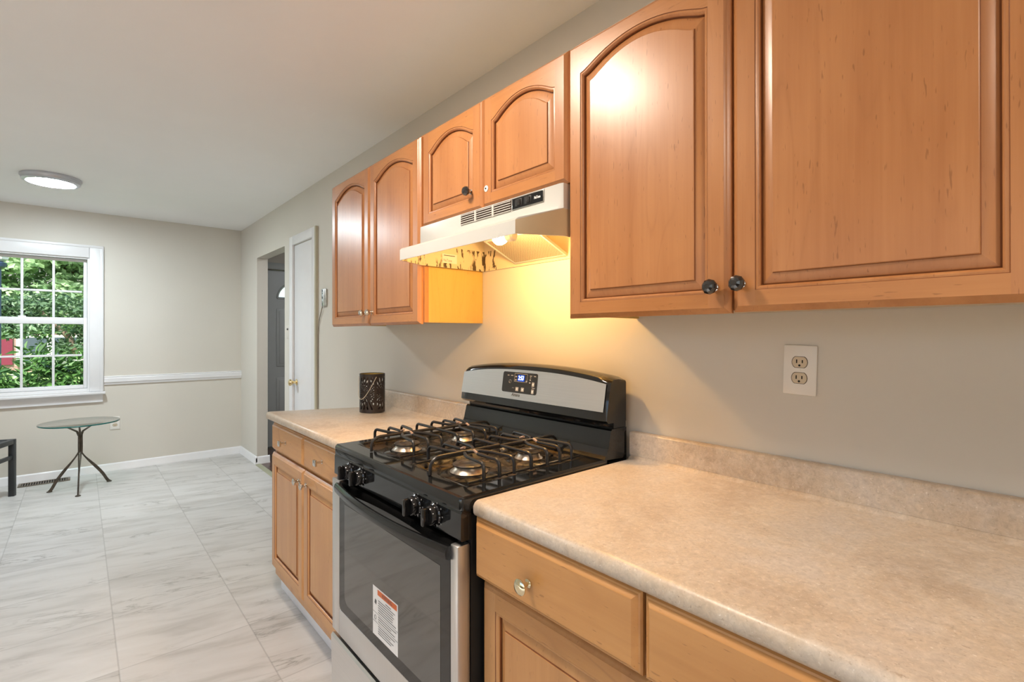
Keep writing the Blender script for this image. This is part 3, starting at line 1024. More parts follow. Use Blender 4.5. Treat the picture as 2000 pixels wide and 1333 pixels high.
br_, brd, brw = base_cabinet(-0.90, 0.930, -0.620, 'honey maple base cabinet under the near countertop, right of the stove',
                             [(0.478, 0.934), (0.014, 0.472), (-0.444, 0.008), (-0.90, -0.450)], (0.152, 0.712), (0.727, 0.868), 'wood_lo_v', 'wood_lo_h', 0.865, 0.025)
brass_like = plain('pale_brass_knob', (0.80, 0.72, 0.50), 0.12, 1.0)
round_knob(brw[0], -0.645, 0.742, 0.786, brass_like, 0.0165)
round_knob(brw[1], -0.645, 0.243, 0.786, brass_like, 0.0165)
kick = MB().box(-0.56, -0.545, -0.9, 0.925, 0.0, 0.1)
kick.build('toe_kick', 'kick', br_)


# countertops
def counter_profile(x_front, zt, n=6):
    p = [(-0.003, zt - 0.034), (x_front + 0.012, zt - 0.036), (x_front + 0.004, zt - 0.034), (x_front, zt - 0.028)]
    r = 0.016
    for i in range(n + 1):
        a = math.pi - (math.pi / 2) * i / n
        p.append((x_front + r + r * math.cos(a), zt - r + r * math.sin(a)))
    p += [(-0.045, zt), (-0.034, zt + 0.003), (-0.028, zt + 0.010)]
    return p


def counter(name_label, y0, y1f, y1w, x_front, z_f, z_w, bs_top, bs_y1):
    """top between the range and y1f at its front edge / y1w at the wall; z falls from z_f to z_w"""
    t = MB()
    prof = counter_profile(x_front, z_f) + [(-0.003, z_f + 0.010)]

    def pt(p, far):
        s = (p[0] - x_front) / (0 - x_front)
        y = y0 if not far else y1f + (y1w - y1f) * s
        return (p[0], y, p[1] + (z_w - z_f) * s)
    a = [pt(p, False) for p in prof]
    b = [pt(p, True) for p in prof]
    rnd = 0.006
    sg = 1 if y1f > y0 else -1
    a1 = [(x, y + sg * rnd, z) for x, y, z in a]
    b1 = [(x, y - sg * rnd, z) for x, y, z in b]
    cm = Vector((x_front * 0.5, 0, z_f - 0.018))

    def shrink(r):
        return [(x + (0.004 if x < x_front + 0.03 else 0), y, z - (0.003 if z > z_w - 0.012 + 0 * z else -0.003)) for x, y, z in r]
    t.rings([shrink(a), a1, b1, shrink(b)], True, True, True)
    o = t.build('countertop', 'laminate', None, angle=50)
    tag(o, name_label, 'countertop', 'laminate countertops either side of the stove')
    s = MB()
    zb = z_w + 0.0105
    e = 0.006
    pf = [(-0.003, zb), (-0.027, zb), (-0.027, bs_top - e), (-0.025, bs_top - 0.002), (-0.020, bs_top), (-0.003, bs_top)]
    s.prism(pf, 'y', y0, bs_y1)
    tag(s.build('backsplash', 'laminate', o, angle=50), 'low backsplash lip against the wall')
    return o


counter('beige stone-look laminate countertop in the foreground, right of the stove', 0.936, -0.90, -0.90, -0.646, 0.9075, 0.9045, 0.988, -0.90)
counter('beige laminate countertop at the far side of the stove, with a lantern on it', 1.726, 2.665, 2.640, -0.640, 0.9125, 0.884, 0.981, 2.655)

# ------------------------------------------------------------------ range hood
hood = thing('range_hood', (-0.2, 1.325, 1.571), 'aged white range hood with a lit bulb above the stove', 'range hood')
ZH0, ZH1 = 1.571, 1.7195
HA, HB = 0.9445, 1.7150


def hood_ring(z, inset=0.0, lipz=None):
    i = inset
    return None


S = MB()
r0 = [(-0.002, HA, ZH0), (-0.322, HA, ZH0), (-0.446, 1.008, ZH0), (-0.446, 1.652, ZH0), (-0.322, HB, ZH0), (-0.002, HB, ZH0)]
r1 = [(-0.002, HA, 1.648), (-0.322, HA, 1.648), (-0.446, 1.008, 1.609), (-0.446, 1.652, 1.609), (-0.322, HB, 1.648), (-0.002, HB, 1.648)]
r1b = [(-0.002, HA, 1.650), (-0.322, HA, 1.650), (-0.437, 1.006, 1.6165), (-0.437, 1.654, 1.6165), (-0.322, HB, 1.650), (-0.002, HB, 1.650)]
r2 = [(-0.002, HA, 1.652), (-0.322, HA, 1.652), (-0.334, 0.957, 1.647), (-0.334, 1.702, 1.647), (-0.322, HB, 1.652), (-0.002, HB, 1.652)]
r2b = [(-0.002, HA, 1.658), (-0.322, HA, 1.658), (-0.327, 0.957, 1.656), (-0.327, 1.702, 1.656), (-0.322, HB, 1.658), (-0.002, HB, 1.658)]
r3 = [(-0.002, HA, ZH1), (-0.322, HA, ZH1), (-0.326, 0.955, ZH1), (-0.326, 1.704, ZH1), (-0.322, HB, ZH1), (-0.002, HB, ZH1)]
SR = [r0, r1, r1b, r2, r2b, r3]
S.rings(SR, True, False, True, 0)
# both ends and their cut corners take the tan enamel
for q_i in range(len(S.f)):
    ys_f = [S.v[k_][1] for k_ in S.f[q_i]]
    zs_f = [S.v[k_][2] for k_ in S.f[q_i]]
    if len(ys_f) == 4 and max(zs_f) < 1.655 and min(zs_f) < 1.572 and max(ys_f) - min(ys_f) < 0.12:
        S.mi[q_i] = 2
# inside faces
t_ = 0.004


def inner(r, dz=0.0):
    c = Vector((-0.2, 1.33, 0))
    out = []
    for x, y, z in r:
        nx = x + (t_ if x < -0.2 else -t_)
        ny = y + (t_ if y < 1.33 else -t_)
        out.append((nx, ny, z + dz))
    return out


S.rings([r0, inner(r0)], True, False, False, 0)
i1 = [(x, y, min(z, 1.60)) for x, y, z in inner(r1)]
i2 = [(max(x, -0.322), min(max(y, HA + t_), HB - t_), 1.643) for x, y, z in inner(r2)]
i3 = [(max(x, -0.322), min(max(y, HA + t_), HB - t_), 1.712) for x, y, z in inner(r3)]
S.rings([inner(r0), i1, i2, i3], True, False, True, 1)
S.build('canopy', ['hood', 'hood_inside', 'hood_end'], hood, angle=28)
# vent grille: three banks of louvres
XH = -0.326
V = MB()
V.box(XH - 0.0006, XH + 0.0004, 1.160, 1.432, 1.679, 1.7165, 0, 1)
for (ya, yb) in ((1.350, 1.430), (1.256, 1.340), (1.162, 1.246)):
    for i in range(5):
        z = 1.6825 + i * 0.0075
        V.prism([(XH - 0.0007, z - 0.0012), (XH - 0.004, z - 0.002), (XH - 0.0044, z), (XH - 0.0007, z + 0.0022)], 'y', ya, yb)
for y in (1.345, 1.251):
    V.box(XH - 0.0036, XH - 0.0007, y - 0.0045, y + 0.0045, 1.679, 1.7165)
V.build('vent_grille', ['hood', 'vent_dark'], hood)
CPN = MB()
CPN.box(XH - 0.003, XH - 0.0007, 1.016, 1.156, 1.680, 1.7165, 0.001, 0)
CPN.box(XH - 0.0036, XH - 0.003, 1.019, 1.153, 1.6825, 1.714, 0, 1)
cpo = CPN.build('control_panel', ['chrome', 'black_plastic'], hood)
for y in (1.124, 1.082):
    MB().box(XH - 0.0046, XH - 0.0037, y - 0.015, y + 0.015, 1.688, 1.710, 0.0004, 0).build('rocker_bezel', 'black_matte', cpo)
    MB().box(XH - 0.008, XH - 0.0047, y - 0.010, y + 0.004, 1.690, 1.708, 0.0012, 0).build('rocker_switch', 'dark_knob', cpo)
lettering('NuTone', 'lettering', 0.011, (XH - 0.0037, 1.042, 1.6985), RIGHT, UP, 'white_ink', cpo, width=0.026, bold=0.0004)
# sticker on the inside of the far end (faces the camera)
STY = HB - t_ - 0.0006
stk = MB().add([(-0.222, STY, 1.590), (-0.150, STY, 1.590), (-0.150, STY, 1.628), (-0.222, STY, 1.628)], [[0, 1, 2, 3]])
so = stk.build('sticker', 'paper', hood, smooth=False)
lettering('NuTone', 'lettering', 0.016, (-0.196, STY, 1.601), (1, 0, 0), UP, 'ink', so, width=0.040)
MB().box(-0.215, -0.160, STY - 0.0003, STY - 0.0001, 1.620, 1.623).build('print_line', 'ink', so)
# filter
fA, fB = Vector((-0.012, 0, 1.5865)), Vector((-0.165, 0, 1.655))
fd = (fB - fA).normalized()
fn = fd.cross(Vector((0, 1, 0)))
F = MB()
mid = (fA + fB) / 2
F.obox((mid.x, 1.360, mid.z), (fd, (0, 1, 0), fn), ((fB - fA).length / 2, 0.138, 0.003))
ff = F.build('mesh_filter', 'filter', hood, smooth=False)
rim = MB()
L = (fB - fA).length / 2
for sgn in (-1, 1):
    p = mid + fd * L * sgn
    rim.obox((p.x, 1.360, p.z), (fd, (0, 1, 0), fn), (0.004, 0.142, 0.0045))
    rim.obox((mid.x, 1.360 + sgn * 0.138, mid.z), (fd, (0, 1, 0), fn), (L - 0.0045, 0.004, 0.0045))
rim.build('filter_rim', 'hood', ff)
bb = MB()
BX, BY, BZ = -0.300, 1.246, 1.611
bb.lathe([(0.004, -0.030), (0.013, -0.026), (0.020, -0.014), (0.022, 0.0), (0.019, 0.014), (0.012, 0.028), (0.011, 0.036)], (BX, BY, BZ), '-y', 20)
bb.build('light_bulb', 'bulb', hood)
sk = MB().lathe([(0.017, 0.038), (0.018, 0.064), (0.012, 0.070)], (BX, BY, BZ), '-y', 16)
sk.box(BX - 0.012, BX + 0.012, BY - 0.060, BY - 0.045, BZ + 0.018, 1.7115)
sk.build('bulb_socket', 'white_plastic', hood)

# ------------------------------------------------------------------ gas range
RY0, RY1 = 0.9445, 1.7030
RX = -0.672
rng = thing('gas_range', (-0.35, 1.324, 0), 'freestanding black and stainless gas range between the two countertops', 'stove')
B = MB()
B.box(-0.640, -0.035, RY0 + 0.003, RY1 - 0.003, 0.03, 0.868)
for x in (-0.60, -0.08):
    for y in (RY0 + 0.04, RY1 - 0.04):
        B.box(x - 0.015, x + 0.015, y - 0.015, y + 0.015, 0.0, 0.03)
B.build('body', 'black_matte', rng, smooth=False)
# cooktop: slab with two sunken wells, front lip rounded
ZK = 0.9155
W1 = (-0.615, -0.150, 1.352, 1.652)
W2 = (-0.615, -0.150, 0.996, 1.296)
T = MB()
xs_ = [RX + 0.010, W1[0], W1[1], -0.130]
ys_ = [RY0 + 0.004, W2[2], W2[3], W1[2], W1[3], RY1 - 0.004]
for i in range(3):
    for j in range(5):
        if i == 1 and j in (1, 3):
            continue
        T.add([(xs_[i], ys_[j], ZK), (xs_[i + 1], ys_[j], ZK), (xs_[i + 1], ys_[j + 1], ZK), (xs_[i], ys_[j + 1], ZK)], [[0, 1, 2, 3]])


def rrect(x0, x1, y0, y1, r, z, n=5):
    p = []
    for cx_, cy_, a0 in ((x1 - r, y1 - r, 0), (x0 + r, y1 - r, 90), (x0 + r, y0 + r, 180), (x1 - r, y0 + r, 270)):
        for i in range(n + 1):
            a = math.radians(a0 + 90 * i / n)
            p.append((cx_ + r * math.cos(a), cy_ + r * math.sin(a), z))
    return p


# outer skirt
o0 = rrect(RX, -0.120, RY0, RY1, 0.012, 0.884)
o1 = rrect(RX, -0.120, RY0, RY1, 0.012, ZK - 0.008)
o2 = rrect(RX + 0.003, -0.1205, RY0 + 0.0015, RY1 - 0.0015, 0.011, ZK - 0.002)
o3 = rrect(RX + 0.010, -0.130, RY0 + 0.004, RY1 - 0.004, 0.0001, ZK)
T.rings([o0, o1, o2, o3], True, True, False)
T.build('cooktop', 'black_enamel', rng, angle=40)
for Wl in (W1, W2):
    wl = MB()
    zz = ZK - 0.0003
    q0 = rrect(Wl[0], Wl[1], Wl[2], Wl[3], 0.0002, ZK)
    q0b = rrect(Wl[0] + 0.004, Wl[1] - 0.004, Wl[2] + 0.004, Wl[3] - 0.004, 0.03, ZK + 0.0012)
    q1 = rrect(Wl[0] + 0.012, Wl[1] - 0.012, Wl[2] + 0.012, Wl[3] - 0.012, 0.03, ZK - 0.006)
    q2 = rrect(Wl[0] + 0.026, Wl[1] - 0.026, Wl[2] + 0.026, Wl[3] - 0.026, 0.03, ZK - 0.017)
    wl.rings([q0, q0b, q1], True, False, False, 1)
    wl.rings([q1, q2], True, False, True, 0)
    wl.build('burner_well', ['well', 'black_enamel'], rng, angle=50)
ZW = ZK - 0.0168
BURN = [(-0.500, 1.502, 1.0), (-0.268, 1.502, 0.85), (-0.500, 1.146, 1.1), (-0.268, 1.146, 0.9)]
for bx, by, k in BURN:
    q = MB()
    q.lathe([(0.078 * k, 0.0003), (0.070 * k, 0.004), (0.049 * k, 0.007)], (bx, by, ZW), 'z', 36, 1)
    q.lathe([(0.049 * k, 0.007), (0.050 * k, 0.009), (0.040 * k, 0.017), (0.037 * k, 0.024)], (bx, by, ZW), 'z', 36, 0)
    bo = q.build('burner', ['burner', 'well'], rng)
    cpb = MB().lathe([(0.036 * k, 0.0245), (0.042 * k, 0.0255), (0.043 * k, 0.029), (0.040 * k, 0.0315), (0.026 * k, 0.0325), (0.024 * k, 0.0305), (0.008, 0.0305)], (bx, by, ZW), 'z', 32)
    cpb.build('burner_cap', 'burner_cap', bo)

# wire grates
GZ = 0.962


def bar(mb, pts, r=0.0050, mi=0):
    mb.tube(pts, r, 8, mi)


def bend(a, b, leg, rr=0.016):
    """bar from a to b (level), then a rounded corner down to height leg"""
    a, b = Vector(a), Vector(b)
    d = (b - a).normalized()
    pts = [a, b - d * rr]
    for i in range(1, 5):
        t = math.pi / 2 * i / 4
        pts.append(b - d * rr + d * rr * math.sin(t) + Vector((0, 0, -rr * (1 - math.cos(t)))))
    pts.append(Vector((b.x, b.y, leg)))
    return pts


for cy, Wl in ((1.502, W1), (1.146, W2)):
    g = MB()
    x0, x1 = W1[0] - 0.012, W1[1] + 0.006
    zl = ZK + 0.0022
    gz = GZ
    # lower frame loop in the well's rim
    for s in (-1, 1):
        bar(g, [(x0 + 0.03, cy + s * 0.128, ZK + 0.004), (x1 - 0.03, cy + s * 0.128, ZK + 0.004)], 0.0035)
    # spine: two lengths, each bent down at the ends
    bar(g, bend((-0.385, cy + 0.004, gz), (x0, cy + 0.004, gz), zl, 0.03))
    bar(g, bend((-0.385, cy - 0.004, gz), (x1, cy - 0.004, gz), zl, 0.03))
    for bx in (-0.500, -0.268):
        for dx in (-0.052, 0.052):
            for s in (-1, 1):
                bar(g, [Vector((bx + dx * 0.45, cy + s * 0.010, gz))] + bend((bx + dx * 0.8, cy + s * 0.045, gz), (bx + dx, cy + s * 0.135, gz), zl))
        for s in (-1, 1):
            bar(g, bend((bx, cy + s * 0.040, gz), (bx, cy + s * 0.135, gz), zl))
            bar(g, [(bx, cy + s * 0.041, gz), (bx, cy + s * 0.022, gz + 0.007)], 0.0040, 1)
        bar(g, [(bx - 0.052 * 0.45, cy + 0.012, gz + 0.0005), (bx + 0.052 * 0.45, cy - 0.012, gz + 0.0005)], 0.004, 0)
    for s in (-1, 1):
        bar(g, bend((-0.384, cy + s * 0.003, gz), (-0.384, cy + s * 0.135, gz), zl))
    g.build('grate', ['grate', 'worn_tip'], rng)

# front control panel with four knobs
Pn = MB()
Pn.prism([(-0.640, 0.8685), (-0.640, 0.812), (RX + 0.004, 0.812), (RX + 0.001, 0.816), (RX + 0.002, 0.876), (RX + 0.006, 0.8835), (-0.640, 0.8835)], 'y', RY0 + 0.001, RY1 - 0.001)
pno = Pn.build('front_panel', 'black_enamel', rng, angle=25)
for y in (1.570, 1.482, 1.144, 1.052):
    tick = MB()
    for a in range(7):
        th = math.radians(-30 + 40 * a)
        tick.box(RX + 0.0008, RX + 0.0014, y - 0.0012 - 0.029 * math.sin(th), y + 0.0012 - 0.029 * math.sin(th), 0.849 + 0.029 * math.cos(th) - 0.0015, 0.849 + 0.029 * math.cos(th) + 0.0015)
    tick.build('dial_marks', 'grey_ink', pno, smooth=False)
for y in (1.570, 1.482, 1.144, 1.052):
    q = MB()
    q.lathe([(0.027, 0.0), (0.027, 0.004), (0.024, 0.007), (0.0235, 0.019), (0.021, 0.023)], (RX + 0.0006, y, 0.849), '-x', 28)
    q.box(RX - 0.040, RX - 0.0215, y - 0.0065, y + 0.0065, 0.849 - 0.022, 0.849 + 0.022, 0.004)
    kn = q.build('knob', 'black_plastic', rng)
    m = MB()
    for a in range(9):
        th = math.radians(-60 + 30 * a)
        m.box(RX - 0.0045, RX - 0.0040, y - 0.001 - 0.0255 * math.sin(th), y + 0.001 - 0.0255 * math.sin(th), 0.849 + 0.0255 * math.cos(th) - 0.001, 0.849 + 0.0255 * math.cos(th) + 0.001)
    m.build('pointer_marks', 'white_ink', kn, smooth=False)

# oven door
DX = -0.680
od = MB()
DZ0, DZ1 = 0.285, 0.803
od.box(DX, -0.642, 1.6405, RY1 - 0.004, DZ0, DZ1, 0.003)
od.box(DX, -0.642, RY0 + 0.002, 0.977, DZ0, DZ1, 0.005)
od.box(DX, -0.642, 0.9775, 1.640, DZ0, 0.372, 0.003)
odo = od.build('oven_door', 'steel_z', rng)
gl = MB()


def glass_outline(y0, y1, z0, z1, r):
    p = [(y0, z1), (y1, z1)]
    for cy_, cz_, a0 in ((y1 - r, z0 + r, 0), (y0 + r, z0 + r, -90)):
        for i in range(7):
            a = math.radians(a0 - 90 * i / 6)
            p.append((cy_ + r * math.cos(a), cz_ + r * math.sin(a)))
    return p


gl.prism(glass_outline(0.9775, 1.640, 0.3725, 0.802, 0.02), 'x', DX + 0.0015, -0.644)
gl.build('oven_window', 'black_glass', odo, smooth=False)
scr = MB()
scr.prism(glass_outline(1.020, 1.597, 0.408, 0.735, 0.03), 'x', DX + 0.0010, DX + 0.0014)
scr.build('viewing_pane', plain('smoked_viewing_pane', (0.035, 0.034, 0.032), 0.05, ior=2.2), odo, smooth=False)
# bowed handle
hd = []
for i in range(25):
    t = -1 + 2 * i / 24
    y = 1.3085 + t * 0.335
    bow = 0.027 * (1 - t * t) + 0.004
    zc = 0.782
    x = DX - bow
    sec = [(x + 0.012 - 0.010 * (1 - abs(t) ** 8), 0.016), (x - 0.004, 0.0165), (x - 0.010, 0.010), (x - 0.012, 0.0), (x - 0.010, -0.012), (x - 0.002, -0.0165), (x + 0.012 - 0.010 * (1 - abs(t) ** 8), -0.016)]
    hd.append([(min(sx, DX + 0.001 + 0 * sx) if abs(t) > 0.97 else sx, y, zc + dz) for sx, dz in sec])
H = MB()
H.rings(hd, True, True, True)
for s in (-1, 1):
    H.box(DX - 0.012, DX + 0.001, 1.3085 + s * 0.318 - 0.016, 1.3085 + s * 0.318 + 0.016, 0.768, 0.796, 0.003)
H.build('oven_handle', 'black_plastic', odo, angle=50)
# warning sticker on the glass
sx = DX + 0.0006
wst = MB().add([(sx, 1.231, 0.408), (sx, 1.385, 0.408), (sx, 1.385, 0.552), (sx, 1.231, 0.552)], [[0, 1, 2, 3]])
wso = wst.build('warning_sticker', 'paper', odo, smooth=False)
MB().add([(sx - 0.0003, 1.237, 0.532), (sx - 0.0003, 1.354, 0.532), (sx - 0.0003, 1.354, 0.548), (sx - 0.0003, 1.237, 0.548)], [[0, 1, 2, 3]]).build('orange_band', 'orange', wso, smooth=False)
lettering('WARNING', 'lettering', 0.016, (sx - 0.0003, 1.296, 0.540), RIGHT, UP, 'ink', wso, width=0.062)
ln = MB()
rr_ = random.Random(3)
for i in range(16):
    z = 0.524 - i * 0.0068
    if i == 0:
        y0, y1 = 1.272, 1.305
    elif i in (7, 11):
        y0, y1 = 1.232, 1.384
    else:
        y0, y1 = 1.240 + rr_.uniform(0, 0.035), 1.350
    h = 0.0006 if i in (7, 11) else 0.0011
    ln.add([(sx - 0.0003, y0, z - h), (sx - 0.0003, y1, z - h), (sx - 0.0003, y1, z + h), (sx - 0.0003, y0, z + h)], [[0, 1, 2, 3]])
ln.add([(sx - 0.0003, 1.362, 0.500), (sx - 0.0003, 1.374, 0.503), (sx - 0.0003, 1.370, 0.516), (sx - 0.0003, 1.360, 0.513)], [[0, 1, 2, 3]])
ln.build('fine_print', 'ink', wso, smooth=False)
pic = MB()
pts = [(sx - 0.0004, 1.368 + 0.006 * math.cos(a), 0.462 + 0.006 * math.sin(a)) for a in [2 * math.pi * i / 14 for i in range(15)]]
pic.tube(pts, 0.0007, 4)
pic.build('pictogram', 'ink', wso)

# storage drawer
sd = MB()
sd.prism([(-0.642, 0.045), (DX + 0.004, 0.045), (DX, 0.05), (DX - 0.004, 0.262), (DX + 0.002, 0.270), (-0.655, 0.262), (-0.642, 0.262)], 'y', RY0 + 0.003, RY1 - 0.004)
sd.build('storage_drawer', 'steel_y', rng, angle=25)

# backguard
bg = MB()


def bg_top(y, z, k=1.0):
    t = (y - 1.322) / 0.378
    return z - 0.026 * max(0, abs(t)) ** 2.4 * k


prof_low = [(-0.030, 0.905), (-0.146, 0.9135), (-0.138, 0.9185), (-0.128, 0.930), (-0.120, 0.950), (-0.114, 0.975), (-0.108, 0.998), (-0.102, 1.003), (-0.030, 1.003)]
bg.prism(prof_low, 'y', RY0 + 0.0015, RY1 - 0.002)
bg.box(-0.118, -0.030, RY0 + 0.002, RY1 - 0.002, 0.869, 0.9045)
bg.box(-0.092, -0.030, RY0 + 0.004, RY1 - 0.002, 1.0035, 1.0215)
bgo = bg.build('backguard', 'black_enamel', rng, angle=35)
hdm = MB()
NN = 28
rows = []
for i in range(NN + 1):
    t = i / NN
    y = RY0 + 0.001 + (RY1 + 0.004 - RY0 - 0.001) * t
    z = bg_top(y, 1.188)
    e = 0.0
    if i in (0, NN):
        e = 0.006
    rows.append([(-0.032, y, 1.022), (-0.128 + e, y, 1.022), (-0.136 + e, y, 1.030), (-0.133 + e, y, 1.056), (-0.117 + e, y, z - 0.020 - e), (-0.110 + e, y, z - 0.008 - e), (-0.096, y, z - 0.001 - e), (-0.070, y, z - e), (-0.036, y, z - 0.006 - e), (-0.032, y, z - 0.012 - e)])
hdm.rings(rows, True, True, True)
hdo = hdm.build('backguard_head', 'black_enamel', rng, angle=30)
# brushed panel on the head, curved top edge
pl = MB()
vs, fs = [], []
NP = 30
PA, PB = RY0 + 0.012, RY1 - 0.002


def face_x(z, zt):
    """x on the sloping face of the head"""
    return -0.133 + (z - 1.056) / (zt - 0.020 - 1.056) * 0.016


for i in range(NP + 1):
    y = PA + (PB - PA) * i / NP
    zt = bg_top(y, 1.188)
    za, zb = 1.057, zt - 0.022
    vs += [(face_x(za, zt) - 0.0012, y, za), (face_x(zb, zt) - 0.0012, y, zb)]
for i in range(NP):
    fs.append([2 * i, 2 * i + 2, 2 * i + 3, 2 * i + 1])
pl.add(vs, fs)
n0 = len(vs)
pl.add([(v[0] + 0.0010, v[1], v[2]) for v in vs], fs)
for i in (0, NP):
    pl.add([vs[2 * i], vs[2 * i + 1], (vs[2 * i + 1][0] + 0.001, vs[2 * i + 1][1], vs[2 * i + 1][2]), (vs[2 * i][0] + 0.001, vs[2 * i][1], vs[2 * i][2])], [[0, 1, 2, 3]])
plo = pl.build('steel_panel', 'steel_y', hdo, angle=30)
slope = Vector((0.016, 0, 0.112)).normalized()
nrm = RIGHT.cross(slope)


def on_panel(y, z, lift=0.0016):
    x = face_x(z, 1.186)
    return Vector((x, y, z)) + nrm * lift


def slab_on(mb, y0, y1, z0, z1, lift, th=0.0006, mi=0):
    a = [on_panel(y0, z0, lift), on_panel(y1, z0, lift), on_panel(y1, z1, lift), on_panel(y0, z1, lift)]
    b = [p - nrm * th for p in a]
    mb.rings([b, a], True, True, True, mi)


dsp = MB()
pts = []
for cy_, cz_, a0 in ((1.434, 1.148, 0), (1.262, 1.148, 90), (1.262, 1.089, 180), (1.434, 1.089, 270)):
    for i in range(5):
        a = math.radians(a0 + 90 * i / 4)
        pts.append((cy_ + 0.008 * math.cos(a), cz_ + 0.008 * math.sin(a)))
fa = [on_panel(y, z, 0.0022) for y, z in pts]
fb = [p - nrm * 0.0008 for p in fa]
dsp.rings([fb, fa], True, True, True)
dspo = dsp.build('display', plain('display_black', (0.016, 0.016, 0.017), 0.3), plo, smooth=False)
bl2 = MB()
slab_on(bl2, 1.322, 1.358, 1.124, 1.147, 0.0027)
bl2.build('lit_window', 'digit_glow', plo, smooth=False)
lettering('2:53', 'clock_digits', 0.022, on_panel(1.340, 1.1355, 0.0030), RIGHT, slope, 'digits', plo, shear=0.12, width=0.030, bold=0.0006)
for (y, z, w_, h_) in ((1.411, 1.143, 0.010, 0.003), (1.391, 1.143, 0.012, 0.003), (1.368, 1.140, 0.008, 0.004), (1.368, 1.128, 0.008, 0.004), (1.310, 1.126, 0.008, 0.004),
                       (1.289, 1.146, 0.009, 0.003), (1.268, 1.146, 0.009, 0.003), (1.292, 1.122, 0.007, 0.004), (1.291, 1.132, 0.006, 0.005), (1.290, 1.140, 0.004, 0.004)):
    ic = MB()
    slab_on(ic, y - w_ / 2, y + w_ / 2, z - h_ / 2, z + h_ / 2, 0.0026)
    ic.build('indicator_mark', 'grey_ink', plo, smooth=False)
for (y, z, w_, h_) in ((1.357, 1.095, 0.015, 0.014), (1.327, 1.095, 0.015, 0.014), (1.274, 1.117, 0.012, 0.015), (1.274, 1.092, 0.012, 0.015)):
    ic = MB()
    slab_on(ic, y - w_ / 2, y + w_ / 2, z - h_ / 2, z + h_ / 2, 0.0026, mi=0)
    slab_on(ic, y - 0.003, y + 0.003, z - 0.002, z + 0.002, 0.0030, 0.0003, 1)
    ic.build('touch_button', ['grey_ink', 'white_ink'], plo, smooth=False)
fr_ = MB()
for a, b in (((1.308, 1.122), (1.376, 1.122)), ((1.376, 1.122), (1.376, 1.151)), ((1.376, 1.151), (1.308, 1.151)), ((1.308, 1.151), (1.308, 1.122))):
    fr_.tube([on_panel(a[0], a[1], 0.0024), on_panel(b[0], b[1], 0.0024)], 0.0006, 4)
fr_.tube([on_panel(1.399 + 0.006 * math.cos(t), 1.121 + 0.006 * math.sin(t), 0.0024) for t in [math.pi * 2 * i / 12 for i in range(13)]], 0.0005, 4)
fr_.tube([on_panel(1.385 - 0.004 * i, 1.096 + 0.004 * (i % 2), 0.0024) for i in range(4)], 0.0005, 4)
fr_.build('clock_frame', 'grey_ink', plo)
lettering('Timer', 'lettering', 0.007, on_panel(1.271, 1.1045, 0.0026), RIGHT, slope, 'white_ink', plo)
lettering('Amana', 'lettering', 0.0165, on_panel(1.362, 1.0735, 0.0016), RIGHT, slope, 'ink', plo, shear=0.25, width=0.047, bold=0.0003)

# ------------------------------------------------------------------ lantern on the far counter
LX, LY, LZ, LR, LH = -0.188, 2.425, 0.8960, 0.064, 0.196
lan = thing('candle_lantern', (LX, LY, LZ), 'dark pierced metal lantern with leaf cut-outs on the far countertop', 'lantern')
NA, NZ = 168, 72
keep = []


def pierced(a, z):
    """palm leaf slots round the tin; a in 0..1 round the side, z in 0..1 up it"""
    if z < 0.09 or z > 0.93:
        return False
    u = (a * 4) % 1.0 - 0.5
    cx_, cz_ = 0.0, 0.50
    dx, dz = u * 2 * math.pi * LR / 4, (z - cz_) * LH
    r = math.hypot(dx, dz)
    if r < 0.016 or r > 0.088 or abs(dx) < 0.003:
        return False
    th = math.degrees(math.atan2(dz, abs(dx)))
    k = (th + 90) / 15.0
    return abs((k % 1.0) - 0.5) < 0.15 + 0.06 * (r - 0.02) / 0.07 and abs(dx) < 0.044


q = MB()
for ri, mi in ((LR, 0), (LR - 0.0012, 1)):
    vs = [(LX + ri * math.cos(2 * math.pi * i / NA), LY + ri * math.sin(2 * math.pi * i / NA), LZ + LH * j / NZ) for j in range(NZ + 1) for i in range(NA)]
    fs = []
    for j in range(NZ):
        for i in range(NA):
            if not pierced((i + 0.5) / NA + 0.03, (j + 0.5) / NZ):
                fs.append([j * NA + i, j * NA + (i + 1) % NA, (j + 1) * NA + (i + 1) % NA, (j + 1) * NA + i])
    q.add(vs, fs, mi)
    if mi == 1:
        for n_f in range(len(fs)):
            if fs[n_f][0] // NA > NZ * 0.90:
                q.mi[len(q.mi) - len(fs) + n_f] = 2
q.lathe([(LR - 0.0013, 0.0008), (LR - 0.0013, 0.002)], (LX, LY, LZ), 'z', 48, 1)
q.tube([(LX + (LR - 0.0006) * math.cos(t), LY + (LR - 0.0006) * math.sin(t), LZ + LH) for t in [2 * math.pi * i / 48 for i in range(49)]], 0.0016, 6, 0)
q.build('pierced_tin', ['lantern', 'lantern_brown', 'lantern_in'], lan)
hb = []
a0, a1 = math.radians(196), math.radians(262)
pA = Vector((LX + LR * math.cos(a1) * 1.02, LY + LR * math.sin(a1) * 1.02, LZ + LH - 0.012))
pB = Vector((LX + LR * math.cos(math.radians(150)) * 1.02, LY + LR * math.sin(math.radians(150)) * 1.02, LZ + LH - 0.012))
md = Vector((LX + LR * 1.22 * math.cos(math.radians(200)), LY + LR * 1.22 * math.sin(math.radians(200)), LZ + LH - 0.125))
for i in range(17):
    t = i / 16
    p = pA * (1 - t) ** 2 + 2 * t * (1 - t) * (md * 2 - (pA + pB) / 2) + pB * t ** 2
    dv = Vector((p.x - LX, p.y - LY, 0))
    if dv.length < LR + 0.004:
        dv = dv.normalized() * (LR + 0.004)
        p = Vector((LX + dv.x, LY + dv.y, p.z))
    hb.append(p)
tag(MB().tube(hb, 0.0016, 6).build('wire_handle', 'wire', lan), 'thin pale wire handle hanging down')


